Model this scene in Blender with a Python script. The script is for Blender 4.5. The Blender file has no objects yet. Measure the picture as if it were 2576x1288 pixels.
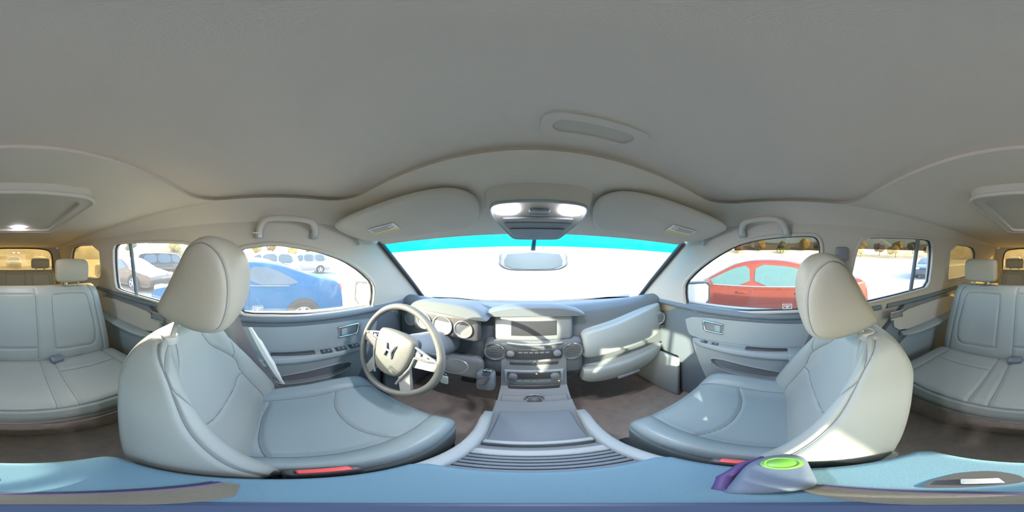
import bpy, bmesh, math, random
import numpy as np
from mathutils import Vector, Matrix
from mathutils.geometry import tessellate_polygon

# ------------------------------------------------------------------ camera, sky, sun, exposure
SC = bpy.context.scene
COL = SC.collection
H = 1.5                      # lens height above the asphalt; all coordinates below are metres from the lens
AX = 1331.0                  # image column that looks straight ahead along the car
CX = 0.02                    # centre line of the car
cam_d = bpy.data.cameras.new('panorama_camera')
cam_d.type = 'PANO'
try:
    cam_d.panorama_type = 'EQUIRECTANGULAR'
except Exception:
    cam_d.cycles.panorama_type = 'EQUIRECTANGULAR'
cam_d.clip_start = 0.005
cam_d.clip_end = 500
cam = bpy.data.objects.new('panorama_camera', cam_d)
COL.objects.link(cam)
cam.location = (0, 0, H)
cam.rotation_euler = (math.radians(90), 0, math.radians((AX - 1288) * 360 / 2576))
SC.camera = cam
SUN_AZ, SUN_EL = -135.0, 16.0
world = bpy.data.worlds.new('sky')
SC.world = world
world.use_nodes = True
nt = world.node_tree
bg = nt.nodes['Background']
sky = nt.nodes.new('ShaderNodeTexSky')
sky.sky_type = 'NISHITA'
sky.sun_disc = False
sky.sun_elevation = math.radians(24)
sky.sun_rotation = math.radians(SUN_AZ)
sky.air_density = 1.0
sky.dust_density = 3.0
sky.ozone_density = 1.5
nt.links.new(sky.outputs[0], bg.inputs[0])
bg.inputs[1].default_value = 0.42
sun_d = bpy.data.lights.new('sun', 'SUN')
sun_d.energy = 6.0
sun_d.angle = math.radians(0.8)
sun_d.color = (1.0, 0.86, 0.66)
sun = bpy.data.objects.new('sun', sun_d)
COL.objects.link(sun)
_a, _e = math.radians(SUN_AZ), math.radians(SUN_EL)
sv = Vector((math.sin(_a) * math.cos(_e), math.cos(_a) * math.cos(_e), math.sin(_e)))
sun.rotation_euler = sv.to_track_quat('Z', 'Y').to_euler()
sun.location = (-20, 30, 20)
SC.view_settings.view_transform = 'Standard'
SC.view_settings.look = 'None'
SC.view_settings.exposure = 1.78
SC.view_settings.gamma = 1.0
SC.view_settings.use_curve_mapping = False
SC.cycles.max_bounces = 10
SC.cycles.diffuse_bounces = 6
SC.cycles.transparent_max_bounces = 16
SC.cycles.caustics_reflective = False
SC.cycles.caustics_refractive = False
SC.cycles.sample_clamp_indirect = 6.0
SC.cycles.use_denoising = True

# ------------------------------------------------------------------ helpers
def D(px, py):
    az = math.radians((px - AX) * 360 / 2576)
    el = math.radians((644 - py) * 180 / 1288)
    return math.sin(az), math.cos(az), math.tan(el)
def P(px, py, X=None, Y=None, Z=None, R=None):
    s, c, t = D(px, py)
    if X is not None: r = X / s
    elif Y is not None: r = Y / c
    elif Z is not None: r = Z / t
    else: r = R
    return Vector((s * r, c * r, t * r))
def sx(z, side):                     # inner face of the car's side at height z
    return CX + side * (0.73 - 0.225 * (max(z, -0.28) + 0.28))
def PS(px, py, side):                # a point on that face
    s, c, t = D(px, py)
    r = 0.7 / abs(s)
    for _ in range(30):
        r = sx(t * r, side) / s
    return Vector((s * r, c * r, t * r))

def cr(A, n, closed):
    A = np.asarray(A, float)
    k = len(A)
    ts = np.arange(n) * k / n if closed else np.linspace(0, k - 1, n)
    return cr_at(A, ts, closed)
def cr_at(A, ts, closed):
    A = np.asarray(A, float); k = len(A)
    i = np.floor(ts).astype(int)
    if not closed: i = np.clip(i, 0, k - 2)
    f = (np.asarray(ts) - i)
    f = f.reshape(f.shape + (1,) * (A.ndim - 1))
    def g(j):
        return A[j % k] if closed else A[np.clip(j, 0, k - 1)]
    p0, p1, p2, p3 = g(i - 1), g(i), g(i + 1), g(i + 2)
    return 0.5 * (2 * p1 + (p2 - p0) * f + (2 * p0 - 5 * p1 + 4 * p2 - p3) * f ** 2 + (3 * p1 - p0 - 3 * p2 + p3) * f ** 3)

class M:
    """collects geometry for one mesh"""
    def __init__(s): s.v, s.f, s.seams, s.nf = [], [], [], None
    def add(s, vs, fs):
        b = len(s.v)
        s.v += [tuple(map(float, v)) for v in vs]
        s.f += [tuple(int(i) + b for i in f) for f in fs]
        return s
    def box(s, c, d, r=0.0, rot=None):
        bm = bmesh.new()
        bmesh.ops.create_cube(bm, size=1)
        for v in bm.verts: v.co = Vector((v.co.x * d[0], v.co.y * d[1], v.co.z * d[2]))
        if r: bmesh.ops.bevel(bm, geom=list(bm.edges), offset=min(r, min(d) * .49), segments=3, affect='EDGES', profile=.5)
        mt = Matrix.Translation(Vector(c)) @ (rot.to_4x4() if rot else Matrix())
        bm.verts.index_update()
        s.add([mt @ v.co for v in bm.verts], [[v.index for v in f.verts] for f in bm.faces])
        bm.free(); return s
    def tube(s, pts, r, seg=10, closed=False, flat=1.0, up=(0, 0, 1)):
        pts = [Vector(p) for p in pts]; n = len(pts); rs = r if isinstance(r, (list, tuple)) else [r] * n
        vs = []; upv = Vector(up)
        for i, p in enumerate(pts):
            a = pts[(i - 1) % n] if (closed or i) else p; b = pts[(i + 1) % n] if (closed or i < n - 1) else p
            t = (b - a).normalized(); u = t.cross(upv)
            if u.length < 1e-3: u = t.cross(Vector((1, 0, 0)))
            u.normalize(); w = u.cross(t)
            for k in range(seg):
                q = 2 * math.pi * k / seg
                vs.append(p + u * math.cos(q) * rs[i] + w * math.sin(q) * rs[i] * flat)
        fs = []
        for i in range(n if closed else n - 1):
            j = (i + 1) % n
            for k in range(seg):
                l = (k + 1) % seg
                fs.append((i * seg + k, i * seg + l, j * seg + l, j * seg + k))
        if not closed: fs += [tuple(range(seg))[::-1], tuple((n - 1) * seg + k for k in range(seg))]
        return s.add(vs, fs)
    def lathe(s, prof, c, axis=(0, 0, 1), seg=32):
        q = Vector(axis).to_track_quat('Z', 'Y'); c = Vector(c); vs, fs = [], []
        for (r, z) in prof:
            for k in range(seg):
                a = 2 * math.pi * k / seg
                vs.append(c + q @ Vector((r * math.cos(a), r * math.sin(a), z)))
        for i in range(len(prof) - 1):
            for k in range(seg):
                l = (k + 1) % seg
                fs.append((i * seg + k, i * seg + l, (i + 1) * seg + l, (i + 1) * seg + k))
        fs += [tuple(range(seg))[::-1], tuple((len(prof) - 1) * seg + k for k in range(seg))]
        return s.add(vs, fs)
    def prism(s, loops, fa, fb):
        """polygon with holes; fa, fb give the front and back 3D positions of a 2D point"""
        loops = [[Vector((p[0], p[1], 0)) for p in l] for l in loops]
        tris = tessellate_polygon(loops)
        flat = [p for l in loops for p in l]; n = len(flat)
        vs = [fa(p.x, p.y) for p in flat] + [fb(p.x, p.y) for p in flat]
        fs = [tuple(t) for t in tris] + [tuple(i + n for i in t)[::-1] for t in tris]
        b = 0
        for l in loops:
            k = len(l)
            for i in range(k):
                j = (i + 1) % k
                fs.append((b + i, b + j, n + b + j, n + b + i))
            b += k
        return s.add(vs, fs)
    def grid(s, G, thick=None):
        G = np.asarray(G, float); a, b = G.shape[:2]
        vs = list(G.reshape(-1, 3)); fs = [(i * b + j, i * b + j + 1, (i + 1) * b + j + 1, (i + 1) * b + j) for i in range(a - 1) for j in range(b - 1)]
        s.add(vs, fs)
        if thick is not None:
            t = np.asarray(thick, float); s.add(list((G + t).reshape(-1, 3)), [f[::-1] for f in fs])
            n = a * b; base = len(s.v) - 2 * n
            ring = [j for j in range(b)] + [i * b + b - 1 for i in range(1, a)] + [(a - 1) * b + j for j in range(b - 2, -1, -1)] + [i * b for i in range(a - 2, 0, -1)]
            for i in range(len(ring)):
                p, q = ring[i], ring[(i + 1) % len(ring)]
                s.f.append((base + q, base + p, base + n + p, base + n + q))
        return s
    def loft(s, secs, nu, nv, seams=(), gw=0.006, gd=0.006, puff=0.0):
        S = cr(np.asarray(secs, float), nu, False)
        G = cr(np.swapaxes(S, 0, 1), nv, True); G = np.swapaxes(G, 0, 1)
        cen = G.mean(axis=1, keepdims=True)
        du = np.gradient(G, axis=0); dv = (np.roll(G, -1, 1) - np.roll(G, 1, 1))
        N = np.cross(du, dv); L = np.linalg.norm(N, axis=2, keepdims=True); N = N / np.maximum(L, 1e-9)
        sg = np.sign(((G - cen) * N).sum(2).mean()); N *= sg if sg else 1
        if len(seams):
            ns, nt_ = len(secs), len(secs[0])
            dmin = np.full(G.shape[:2], 9.0); keep = []
            for pl in seams:      # each seam is a list of (section index, loop index)
                pl = np.asarray(pl, float)
                q = cr(pl, 24 * len(pl), False)
                ii = np.clip(np.round(q[:, 0] / (ns - 1) * (nu - 1)).astype(int), 0, nu - 1)
                ff = q[:, 0] / (ns - 1) * (nu - 1); i0 = np.clip(np.floor(ff).astype(int), 0, nu - 2); fr = (ff - i0)[:, None]
                jj = (q[:, 1] / nt_ * nv) % nv; j0 = np.floor(jj).astype(int) % nv; jr = (jj - np.floor(jj))[:, None]; j1 = (j0 + 1) % nv
                pts = (G[i0, j0] * (1 - jr) + G[i0, j1] * jr) * (1 - fr) + (G[i0 + 1, j0] * (1 - jr) + G[i0 + 1, j1] * jr) * fr
                keep.append((i0, fr, j0, j1, jr))
                for a, b in zip(pts[:-1], pts[1:]):
                    ab = b - a; den = (ab ** 2).sum()
                    if den < 1e-12: continue
                    t = np.clip(((G - a) @ ab) / den, 0, 1)
                    dmin = np.minimum(dmin, np.linalg.norm(G - a - t[..., None] * ab, axis=2))
            G = G - N * (gd * np.exp(-(dmin / gw) ** 2))[..., None] + N * (puff * (1 - np.exp(-(dmin / 0.05) ** 2)))[..., None]
        if len(seams):
            for i0, fr, j0, j1, jr in keep:
                s.seams.append((G[i0, j0] * (1 - jr) + G[i0, j1] * jr) * (1 - fr) + (G[i0 + 1, j0] * (1 - jr) + G[i0 + 1, j1] * jr) * fr)
        vs = list(G.reshape(-1, 3))
        fs = [(i * nv + j, i * nv + (j + 1) % nv, (i + 1) * nv + (j + 1) % nv, (i + 1) * nv + j) for i in range(nu - 1) for j in range(nv)]
        vs += [G[0].mean(0), G[-1].mean(0)]; n = nu * nv
        fs += [(n, (j + 1) % nv, j) for j in range(nv)] + [(n + 1, n - nv + j, n - nv + (j + 1) % nv) for j in range(nv)]
        return s.add(vs, fs)

WL = {}
def put(name, m, mat, parent=None, loc=(0, 0, 0), smooth=True, sharp=40, label=None, cat=None, kind=None, group=None):
    """link one mesh object; m holds positions measured from the lens"""
    base = WL[parent.name] if parent else Vector(loc)
    nf = len(m.f)
    for q in m.seams: m.tube(q[::2], .0014, 5)
    me = bpy.data.meshes.new(name)
    o0 = base
    me.from_pydata([(v[0] - o0.x, v[1] - o0.y, v[2] - o0.z) for v in m.v], [], m.f)
    bm = bmesh.new(); bm.from_mesh(me); bmesh.ops.recalc_face_normals(bm, faces=bm.faces)
    for f in bm.faces: f.smooth = smooth
    for e in bm.edges:
        if len(e.link_faces) == 2 and e.calc_face_angle(0) > math.radians(sharp): e.smooth = False
    bm.to_mesh(me); bm.free()
    o = bpy.data.objects.new(name, me); COL.objects.link(o)
    o.data.materials.append(mat)
    if m.seams:
        o.data.materials.append(STITCH)
        for p in me.polygons[nf:]: p.material_index = 1
    WL[o.name] = base
    if parent: o.parent = parent
    else: o.location = (o0.x, o0.y, o0.z + H)
    tag(o, label, cat, kind, group)
    return o
def tag(o, label=None, cat=None, kind=None, group=None):
    for k, v in (('label', label), ('category', cat), ('kind', kind), ('group', group)):
        if v: o[k] = v
    return o
def thing(name, loc, label, cat, kind=None, group=None):
    o = bpy.data.objects.new(name, None); o.empty_display_size = .05; COL.objects.link(o)
    o.location = (loc[0], loc[1], loc[2] + H); WL[o.name] = Vector(loc)
    return tag(o, label, cat, kind, group)

def mat(name, col, rough=.6, metal=0, bump=0, bscale=200, var=0, vscale=6, spec=.5, emit=None, estr=0, coat=0, kind='noise'):
    m = bpy.data.materials.new(name); m.use_nodes = True; t = m.node_tree; b = t.nodes['Principled BSDF']
    b.inputs['Base Color'].default_value = (*col, 1); b.inputs['Roughness'].default_value = rough
    b.inputs['Metallic'].default_value = metal; b.inputs['Specular IOR Level'].default_value = spec
    b.inputs['Coat Weight'].default_value = coat
    if emit: b.inputs['Emission Color'].default_value = (*emit, 1); b.inputs['Emission Strength'].default_value = estr
    tc = t.nodes.new('ShaderNodeTexCoord')
    if bump:
        if kind == 'vor':
            n = t.nodes.new('ShaderNodeTexVoronoi'); n.inputs['Scale'].default_value = bscale; o = n.outputs['Distance']
        else:
            n = t.nodes.new('ShaderNodeTexNoise'); n.inputs['Scale'].default_value = bscale; n.inputs['Detail'].default_value = 3; o = n.outputs[0]
        t.links.new(tc.outputs['Object'], n.inputs['Vector'])
        bp = t.nodes.new('ShaderNodeBump'); bp.inputs['Strength'].default_value = bump; bp.inputs['Distance'].default_value = .002
        t.links.new(o, bp.inputs['Height']); t.links.new(bp.outputs[0], b.inputs['Normal'])
    if var:
        n = t.nodes.new('ShaderNodeTexNoise'); n.inputs['Scale'].default_value = vscale; n.inputs['Detail'].default_value = 4
        t.links.new(tc.outputs['Object'], n.inputs['Vector'])
        r = t.nodes.new('ShaderNodeMix'); r.data_type = 'RGBA'
        r.inputs[6].default_value = (*[c * (1 - var) for c in col], 1); r.inputs[7].default_value = (*[min(1, c * (1 + var)) for c in col], 1)
        t.links.new(n.outputs[0], r.inputs[0]); t.links.new(r.outputs[2], b.inputs['Base Color'])
    return m
def glass(name, tint, dust_glare=0.0, dust_glare_col=(.9, .9, .9), refl=.05, band=None):
    m = bpy.data.materials.new(name); m.use_nodes = True; t = m.node_tree; t.nodes.clear()
    out = t.nodes.new('ShaderNodeOutputMaterial'); tr = t.nodes.new('ShaderNodeBsdfTransparent'); tr.inputs[0].default_value = (*tint, 1)
    cur = tr.outputs[0]
    g = t.nodes.new('ShaderNodeBsdfGlossy'); g.inputs['Roughness'].default_value = .02
    mx = t.nodes.new('ShaderNodeMixShader'); mx.inputs[0].default_value = refl
    t.links.new(cur, mx.inputs[1]); t.links.new(g.outputs[0], mx.inputs[2]); cur = mx.outputs[0]
    if dust_glare:
        tl = t.nodes.new('ShaderNodeBsdfTranslucent'); tl.inputs[0].default_value = (*dust_glare_col, 1)
        m2 = t.nodes.new('ShaderNodeMixShader')
        tc = t.nodes.new('ShaderNodeTexCoord'); n = t.nodes.new('ShaderNodeTexNoise'); n.inputs['Scale'].default_value = 5; n.inputs['Detail'].default_value = 6
        t.links.new(tc.outputs['Object'], n.inputs['Vector'])
        mr = t.nodes.new('ShaderNodeMapRange'); mr.inputs['From Min'].default_value = .3; mr.inputs['From Max'].default_value = .7
        mr.inputs['To Min'].default_value = dust_glare * .7; mr.inputs['To Max'].default_value = dust_glare * 1.3
        t.links.new(n.outputs[0], mr.inputs[0]); t.links.new(mr.outputs[0], m2.inputs[0])
        t.links.new(cur, m2.inputs[1]); t.links.new(tl.outputs[0], m2.inputs[2]); cur = m2.outputs[0]
    t.links.new(cur, out.inputs[0]); return m

LINER = mat('headliner_fabric', (.70, .65, .565), .95, bump=.25, bscale=900, spec=.1)
SHADE = mat('sunshade_fabric', (.70, .635, .56), .95, bump=.25, bscale=900, spec=.1)
PILLAR = mat('pillar_trim', (.56, .53, .46), .7, bump=.1, bscale=500, spec=.3)
LEATHER = mat('leather_cool_lit', (.245, .315, .325), .42, bump=.10, bscale=520, spec=.5, kind='vor')  # bluer copy of the seat leather, cool light put into the colour
HLEATH = mat('headrest_leather', (.41, .395, .32), .5, bump=.10, bscale=520, spec=.4, kind='vor')  # greyer copy of the seat leather, upper cabin light put into the colour
LIGHT = mat('light_grey_trim', (.34, .395, .405), .5, bump=.12, bscale=600, spec=.4)
DARK = mat('dark_grey_trim', (.16, .20, .23), .55, bump=.15, bscale=600, spec=.4)
MID = mat('mid_grey_trim', (.22, .25, .27), .55, bump=.12, bscale=600, spec=.4)
DASHM = mat('dash_plastic', (.13, .155, .17), .5, bump=.15, bscale=600, spec=.4)
WHEELM = mat('wheel_leather', (.12, .13, .125), .45, bump=.3, bscale=500, spec=.4)
VDARK = mat('black_plastic', (.07, .075, .08), .45)
RUBBER = mat('black_rubber', (.04, .045, .05), .6)
CARPET = mat('dark_carpet', (.52, .45, .39), 1, bump=.8, bscale=700, var=.25, vscale=30, spec=0)
METALP = mat('metallic_trim', (.55, .56, .56), .3, metal=.8)
CHROME = mat('chrome', (.8, .82, .84), .12, metal=1)
BEIGE = mat('beige_post', (.52, .50, .45), .35)
SILVER = mat('silver_latch', (.75, .78, .80), .3, metal=.6)
RED = mat('red_button', (.75, .10, .09), .4)
BELT = mat('seat_belt_webbing', (.20, .19, .21), .8, bump=.4, bscale=900)
SUNSTRIP = mat('white_sun_strip', (.85, .88, .80), .9, bump=.3, bscale=200)  # sunlit white of the strip, put into its colour
LAMP = mat('lamp_lens', (.9, .9, .95), .3, emit=(.92, .88, 1.0), estr=7)
LENSOFF = mat('clear_lens', (.75, .76, .8), .2)
LABELW = mat('white_label', (.8, .8, .76), .6)
LABELY = mat('yellow_label', (.75, .6, .2), .6)
INK = mat('label_ink', (.12, .12, .12), .7)
CONSOLE = mat('console_lid_vinyl', (.125, .24, .31), .65, bump=.08, bscale=600, spec=.25, kind='vor')
ORANGE = mat('amber_indicator', (.9, .35, .1), .4, emit=(1, .35, .1), estr=1.0)
MIRR = mat('mirror_glass', (.9, .92, .93), .03, metal=1)
IMIRR = mat('glare_mirror_glass', (.30, .42, .46), .35, metal=.6)  # windshield glare put into the mirror's colour and roughness
GLS = glass('side_window_glass', (.93, .96, .95), dust_glare=.012)
GLSR = glass('rear_window_glass', (.42, .365, .23), dust_glare=.05, dust_glare_col=(.95, .85, .6))  # warm glow from outside is put into the tint and scatter
WIND = glass('windshield_glass', (.93, .97, .97), dust_glare=.35)  # heavy scatter stands in for glare, its white put into the pane
BAND = glass('windshield_shade_band', (.01, .80, .95), dust_glare=.20, dust_glare_col=(.02, .75, .9))
SMOKE = glass('smoked_acrylic', (.28, .26, .23), refl=.04)

BACKL = mat('leather_warm_lit', (.335, .365, .335), .45, bump=.10, bscale=520, spec=.4, kind='vor')  # same leather as the cushions, warmer light put into the colour
STITCH = mat('seam_thread', (.17, .20, .21), .8)
# ------------------------------------------------------------------ car interior shell
def rrect(x0, x1, y0, y1, r, n=8, ny=10, nx=14):
    pts = []
    def line(a, b, k): pts.extend([(a[0] + (b[0] - a[0]) * i / k, a[1] + (b[1] - a[1]) * i / k) for i in range(k)])
    def arc(cx, cy, a0): pts.extend([(cx + r * math.cos(a0 + math.pi / 2 * i / n), cy + r * math.sin(a0 + math.pi / 2 * i / n)) for i in range(n)])
    line((x1, y0 + r), (x1, y1 - r), ny); arc(x1 - r, y1 - r, 0)
    line((x1 - r, y1), (x0 + r, y1), nx); arc(x0 + r, y1 - r, math.pi / 2)
    line((x0, y1 - r), (x0, y0 + r), ny); arc(x0 + r, y0 + r, math.pi)
    line((x0 + r, y0), (x1 - r, y0), nx); arc(x1 - r, y0 + r, 1.5 * math.pi)
    return pts
REAR = -2.42
inner = rrect(CX - .565, CX + .565, -.262, .268, .10)
outer = rrect(CX - .645, CX + .645, REAR, .46, .05)
def wtop(x):   # header line: windshield top edge
    u = (x - CX) / .64
    b = max(0, 1 - u * u)
    return .467 + .135 * b, .05 + .032 * b
m = M(); rings = []
for k_, dz in ((1.035, .017), (1.02, .006), (1.0, 0)):
    rings.append([(CX + (x - CX) * k_, y * k_, .204 + dz) for x, y in inner])
K = 12
for k in range(1, K + 1):
    t = k / K; ring = []
    for (xi, yi), (xo, yo) in zip(inner, outer):
        if yo > .40:
            f = (yo - .40) / .06; yt, zt = wtop(xo); yo2 = yo + (yt - yo) * f; zo = .125 + (zt - .125) * f
            e = t ** .85
        else:
            yo2 = yo; zo = .125; e = t ** 1.05
        if yo < -2.3:
            e = t ** 1.8
        x = xi + (xo - xi) * t; y = yi + (yo2 - yi) * t
        roll = -.012 * math.sin(min(1, t * 4) * math.pi) if yo2 > .3 else 0
        ring.append((x, y, .204 + (zo - .204) * e + roll * .5))
    rings.append(ring)
n = len(inner); vs = [p for r in rings for p in r]
fs = [(i * n + j, i * n + (j + 1) % n, (i + 1) * n + (j + 1) % n, (i + 1) * n + j) for i in range(len(rings) - 1) for j in range(n)]
m.add(vs, fs)
put('ceiling', m, LINER, kind='structure', label='grey fabric headliner of the car around the sunroof opening', cat='ceiling', sharp=60)
sh = thing('sunroof_shade', (CX, 0, .222), 'flat grey fabric sunroof shade overhead in the headliner recess', 'sunshade')
m = M(); pts = rrect(CX - .60, CX + .60, -.30, .30, .1)
m.prism([pts], lambda x, y: (x, y, .2200), lambda x, y: (x, y, .235)); put('panel', m, SHADE, sh)
m = M()      # finger recess of the shade
a = rrect(CX - .005, CX + .15, .175, .235, .02); b = rrect(CX + .01, CX + .13, .19, .222, .015)
m.prism([a, b[::-1]], lambda x, y: (x, y, .2160), lambda x, y: (x, y, .2205)); put('pull_handle', m, SHADE, sh)
m = M(); m.prism([b], lambda x, y: (x, y, .2193), lambda x, y: (x, y, .2201)); put('finger_recess', m, PILLAR, sh)

def smooth_loop(pts, n=60):
    return [Vector(p) for p in cr(np.array([tuple(p) for p in pts]), n, True)]
def densify(pts, k=6):
    out = []
    for i in range(len(pts)):
        a, b = Vector(pts[i]), Vector(pts[(i + 1) % len(pts)])
        for j in range(k): out.append(a.lerp(b, j / k))
    return out
def round_poly(pts, it=2):
    pts = [Vector(p) for p in pts]
    for _ in range(it):
        q = []
        for i in range(len(pts)):
            a, b = pts[i], pts[(i + 1) % len(pts)]
            q += [a.lerp(b, .22), a.lerp(b, .78)]
        pts = q
    return pts
# window outlines traced on the two inner side faces
W = {
 ('front', 1): [(1724, 778), (1719, 745), (1720, 712), (1752, 678), (1795, 645), (1850, 614), (1900, 600), (1965, 592), (2030, 589), (2056, 592), (2068, 612), (2068, 660), (2060, 768), (2045, 781), (1950, 785), (1850, 786)],
 ('rear', 1): [(2172, 594), (2153, 630), (2140, 690), (2128, 762), (2135, 775), (2195, 760), (2300, 733), (2338, 722), (2346, 660), (2348, 608), (2330, 599), (2250, 595)],
 ('quarter', 1): [(2392, 612), (2382, 700), (2388, 707), (2428, 700), (2450, 690), (2458, 640), (2450, 620)],
 ('front', -1): [(938, 782), (943, 745), (942, 712), (910, 680), (867, 652), (812, 632), (762, 621), (690, 611), (632, 618), (606, 622), (594, 640), (594, 690), (600, 782), (617, 794), (700, 795), (850, 792)],
 ('rear', -1): [(478, 610), (497, 632), (508, 680), (520, 780), (505, 788), (415, 765), (335, 742), (300, 731), (290, 722), (284, 660), (284, 618), (300, 610), (400, 607)],
 ('quarter', -1): [(250, 614), (256, 690), (250, 703), (206, 697), (180, 690), (178, 640), (186, 618)],
}
def side_poly(key):
    side = key[1]
    return [(p.y, p.z) for p in (PS(a, b, side) for a, b in W[key])]
WN = 0
names = {('front', -1): 'driver side front window, clear glass showing the blue car', ('front', 1): 'passenger side front window, clear glass showing the red car',
         ('rear', -1): 'rear door window behind the driver, sunlit parked cars outside', ('rear', 1): 'rear door window behind the front passenger, bright pavement outside',
         ('quarter', -1): 'small rear quarter window on the driver side, yellow glow', ('quarter', 1): 'small rear quarter window on the passenger side, yellow glow'}
for side in (-1, 1):
    holes = []
    for w in ('front', 'rear', 'quarter'):
        l = round_poly([Vector((a, b, 0)) for a, b in side_poly((w, side))], 1)
        holes.append([(p.x, p.y) for p in l])
    A0, A1, A2 = PS(1722, 608, 1), PS(1645, 700, 1), PS(1610, 745, 1)
    out = [(A0.y, .125), (A0.y, A0.z), (A1.y, A1.z), (A2.y, A2.z), (A2.y + .0, -.30)]
    bot = [(y, -.30) for y in np.linspace(A2.y, REAR, 12)[1:]]
    top = [(y, .135) for y in np.linspace(REAR, A0.y, 12)[:-1]]
    outline = out + bot + top
    fa = lambda y, z: (sx(z, side), y, z)
    fb = lambda y, z: (sx(z, side) + side * .05, y, z)
    m = M(); m.prism([outline] + holes, fa, fb)
    for h in holes:       # rounded inner lip around each opening
        m.tube([fa(y, z) for y, z in densify([Vector((a, b, 0)) for a, b in h], 2) and [(p.x, p.y) for p in densify([Vector((a, b, 0)) for a, b in h], 2)]], .008, 8, True)
    # lower side of the cabin, behind the door trims
    m.box((CX + side * .80, (1.15 + REAR) / 2, -.69), (.03, 1.15 - REAR, .82))
    nm = 'wall_left' if side < 0 else 'wall_right'
    put(nm, m, PILLAR, kind='structure', label=('driver' if side < 0 else 'passenger') + ' side pillars and roof rail trim of the car', cat='car side', sharp=50)
    for w, h in zip(('front', 'rear', 'quarter'), holes):
        WN += 1
        wt = thing('window_%d' % WN, (sx(-.1, side) + side * .03, h[0][0], h[0][1]), names[(w, side)], 'window', 'structure')
        off = .028
        g = M(); g.prism([h], lambda y, z: (sx(z, side) + side * off, y, z), lambda y, z: (sx(z, side) + side * (off + .004), y, z))
        put('glass_pane', g, GLSR if w == 'quarter' else GLS, wt, smooth=False)
        g = M(); g.tube([(sx(p.y, side) + side * off, p.x, p.y) for p in densify([Vector((a, b, 0)) for a, b in h], 2)], .009, 6, True)
        put('rubber_seal', g, RUBBER, wt)
        if w == 'rear':
            px = (322, 610, 338, 745) if side < 0 else (2316, 597, 2296, 733)
            p, q = PS(px[0], px[1], side), PS(px[2], px[3], side)
            g = M(); g.tube([p + Vector((side * .02, 0, 0)), q + Vector((side * .02, 0, 0))], .013, 8)
            put('divider_bar', g, DARK, wt)
        if w != 'quarter' and side > 0:
            zs = [z for _, z in h]; zt = max(zs)
            lo = PS(1960, 628, 1).z if w == 'front' else PS(2240, 627, 1).z
            ys = [y for y, z in h if z > lo]; 
            cut = [(y, z) for y, z in h if z > lo - .004]
            cut = sorted(cut, key=lambda p: p[0])
            poly = [(cut[0][0], lo)] + [(y, z + .012) for y, z in cut] + [(cut[-1][0], lo)]
            g = M(); g.prism([poly], lambda y, z: (sx(z, side) + side * .055, y, z), lambda y, z: (sx(z, side) + side * .058, y, z))
            put('rain_visor', g, SMOKE, wt, smooth=False, label='smoked rain visor along the top of the window')

# stickers on the two front windows
def sticker(px0, px1, py0, py1, side, label):
    a, b = PS(px0, py0, side), PS(px1, py1, side)
    y0, y1 = sorted((a.y, b.y)); z0, z1 = sorted((a.z, b.z)); off = .022
    f = lambda d: (lambda y, z: (sx(z, side) + side * (off + d), y, z))
    t = thing('window_sticker', (sx(z0, side) + side * off, (y0 + y1) / 2, z0), label, 'sticker')
    e = .004
    m = M(); m.prism([[(y0, z0), (y1, z0), (y1, z1), (y0, z1)], [(y0 + e, z0 + e), (y0 + e, z1 - e), (y1 - e, z1 - e), (y1 - e, z0 + e)]], f(.001), f(.0))
    put('border', m, LABELW, t, smooth=False)
    cy, cz, w, h = (y0 + y1) / 2, (z0 + z1) / 2, (y1 - y0) / 2, (z1 - z0) / 2
    sym = [(-.62, -.1), (-.62, .45), (-.25, .35), (.25, .35), (.62, .45), (.62, -.1), (.45, .1), (.28, .1), (.22, -.5), (-.22, -.5), (-.28, .1), (-.45, .1)]
    m = M(); m.prism([[(cy + a * w, cz + b * h) for a, b in sym]], f(.0012), f(.0002)); put('symbol', m, LABELW, t, smooth=False)
sticker(633, 661, 776, 790, -1, 'small white framed sticker low in the driver window by the blue car')
sticker(1968, 1993, 768, 781, 1, 'small white framed sticker low in the passenger window by the red car')

# windshield
def wsurf(u, v):
    L = [A0, A1, A2]
    p = cr_at(np.array([tuple(q) for q in L]), np.array([v * 2]), False)[0]
    x = CX + (p[0] - CX) * (2 * u - 1); b = 1 - (2 * u - 1) ** 2
    return (x, p[1] + b * (.135 + .10 * v), p[2] + b * (.032 - .035 * v))
nu = 24
ws = thing('window_7', (CX, 1.0, -.30), 'wide windshield whitened by glare put into its glass, cyan tinted top band', 'windshield', 'structure')
vb = .165
m = M(); m.grid([[wsurf(i / nu, j) for i in range(nu + 1)] for j in np.linspace(vb, 1, 14)]); put('glass_pane', m, WIND, ws)
m = M(); m.grid([[wsurf(i / nu, j) for i in range(nu + 1)] for j in np.linspace(-.05, vb, 5)]); put('shade_band', m, BAND, ws, label='cyan tinted shade band along the top of the windshield')
m = M()
for s in (0, 1): m.tube([Vector(wsurf(s, v)) - Vector(((s - .5) * .02, 0, .004)) for v in np.linspace(0, 1, 10)], .012, 8)
put('rubber_seal', m, RUBBER, ws)
# the white glare is put into the glass material as scatter

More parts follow.
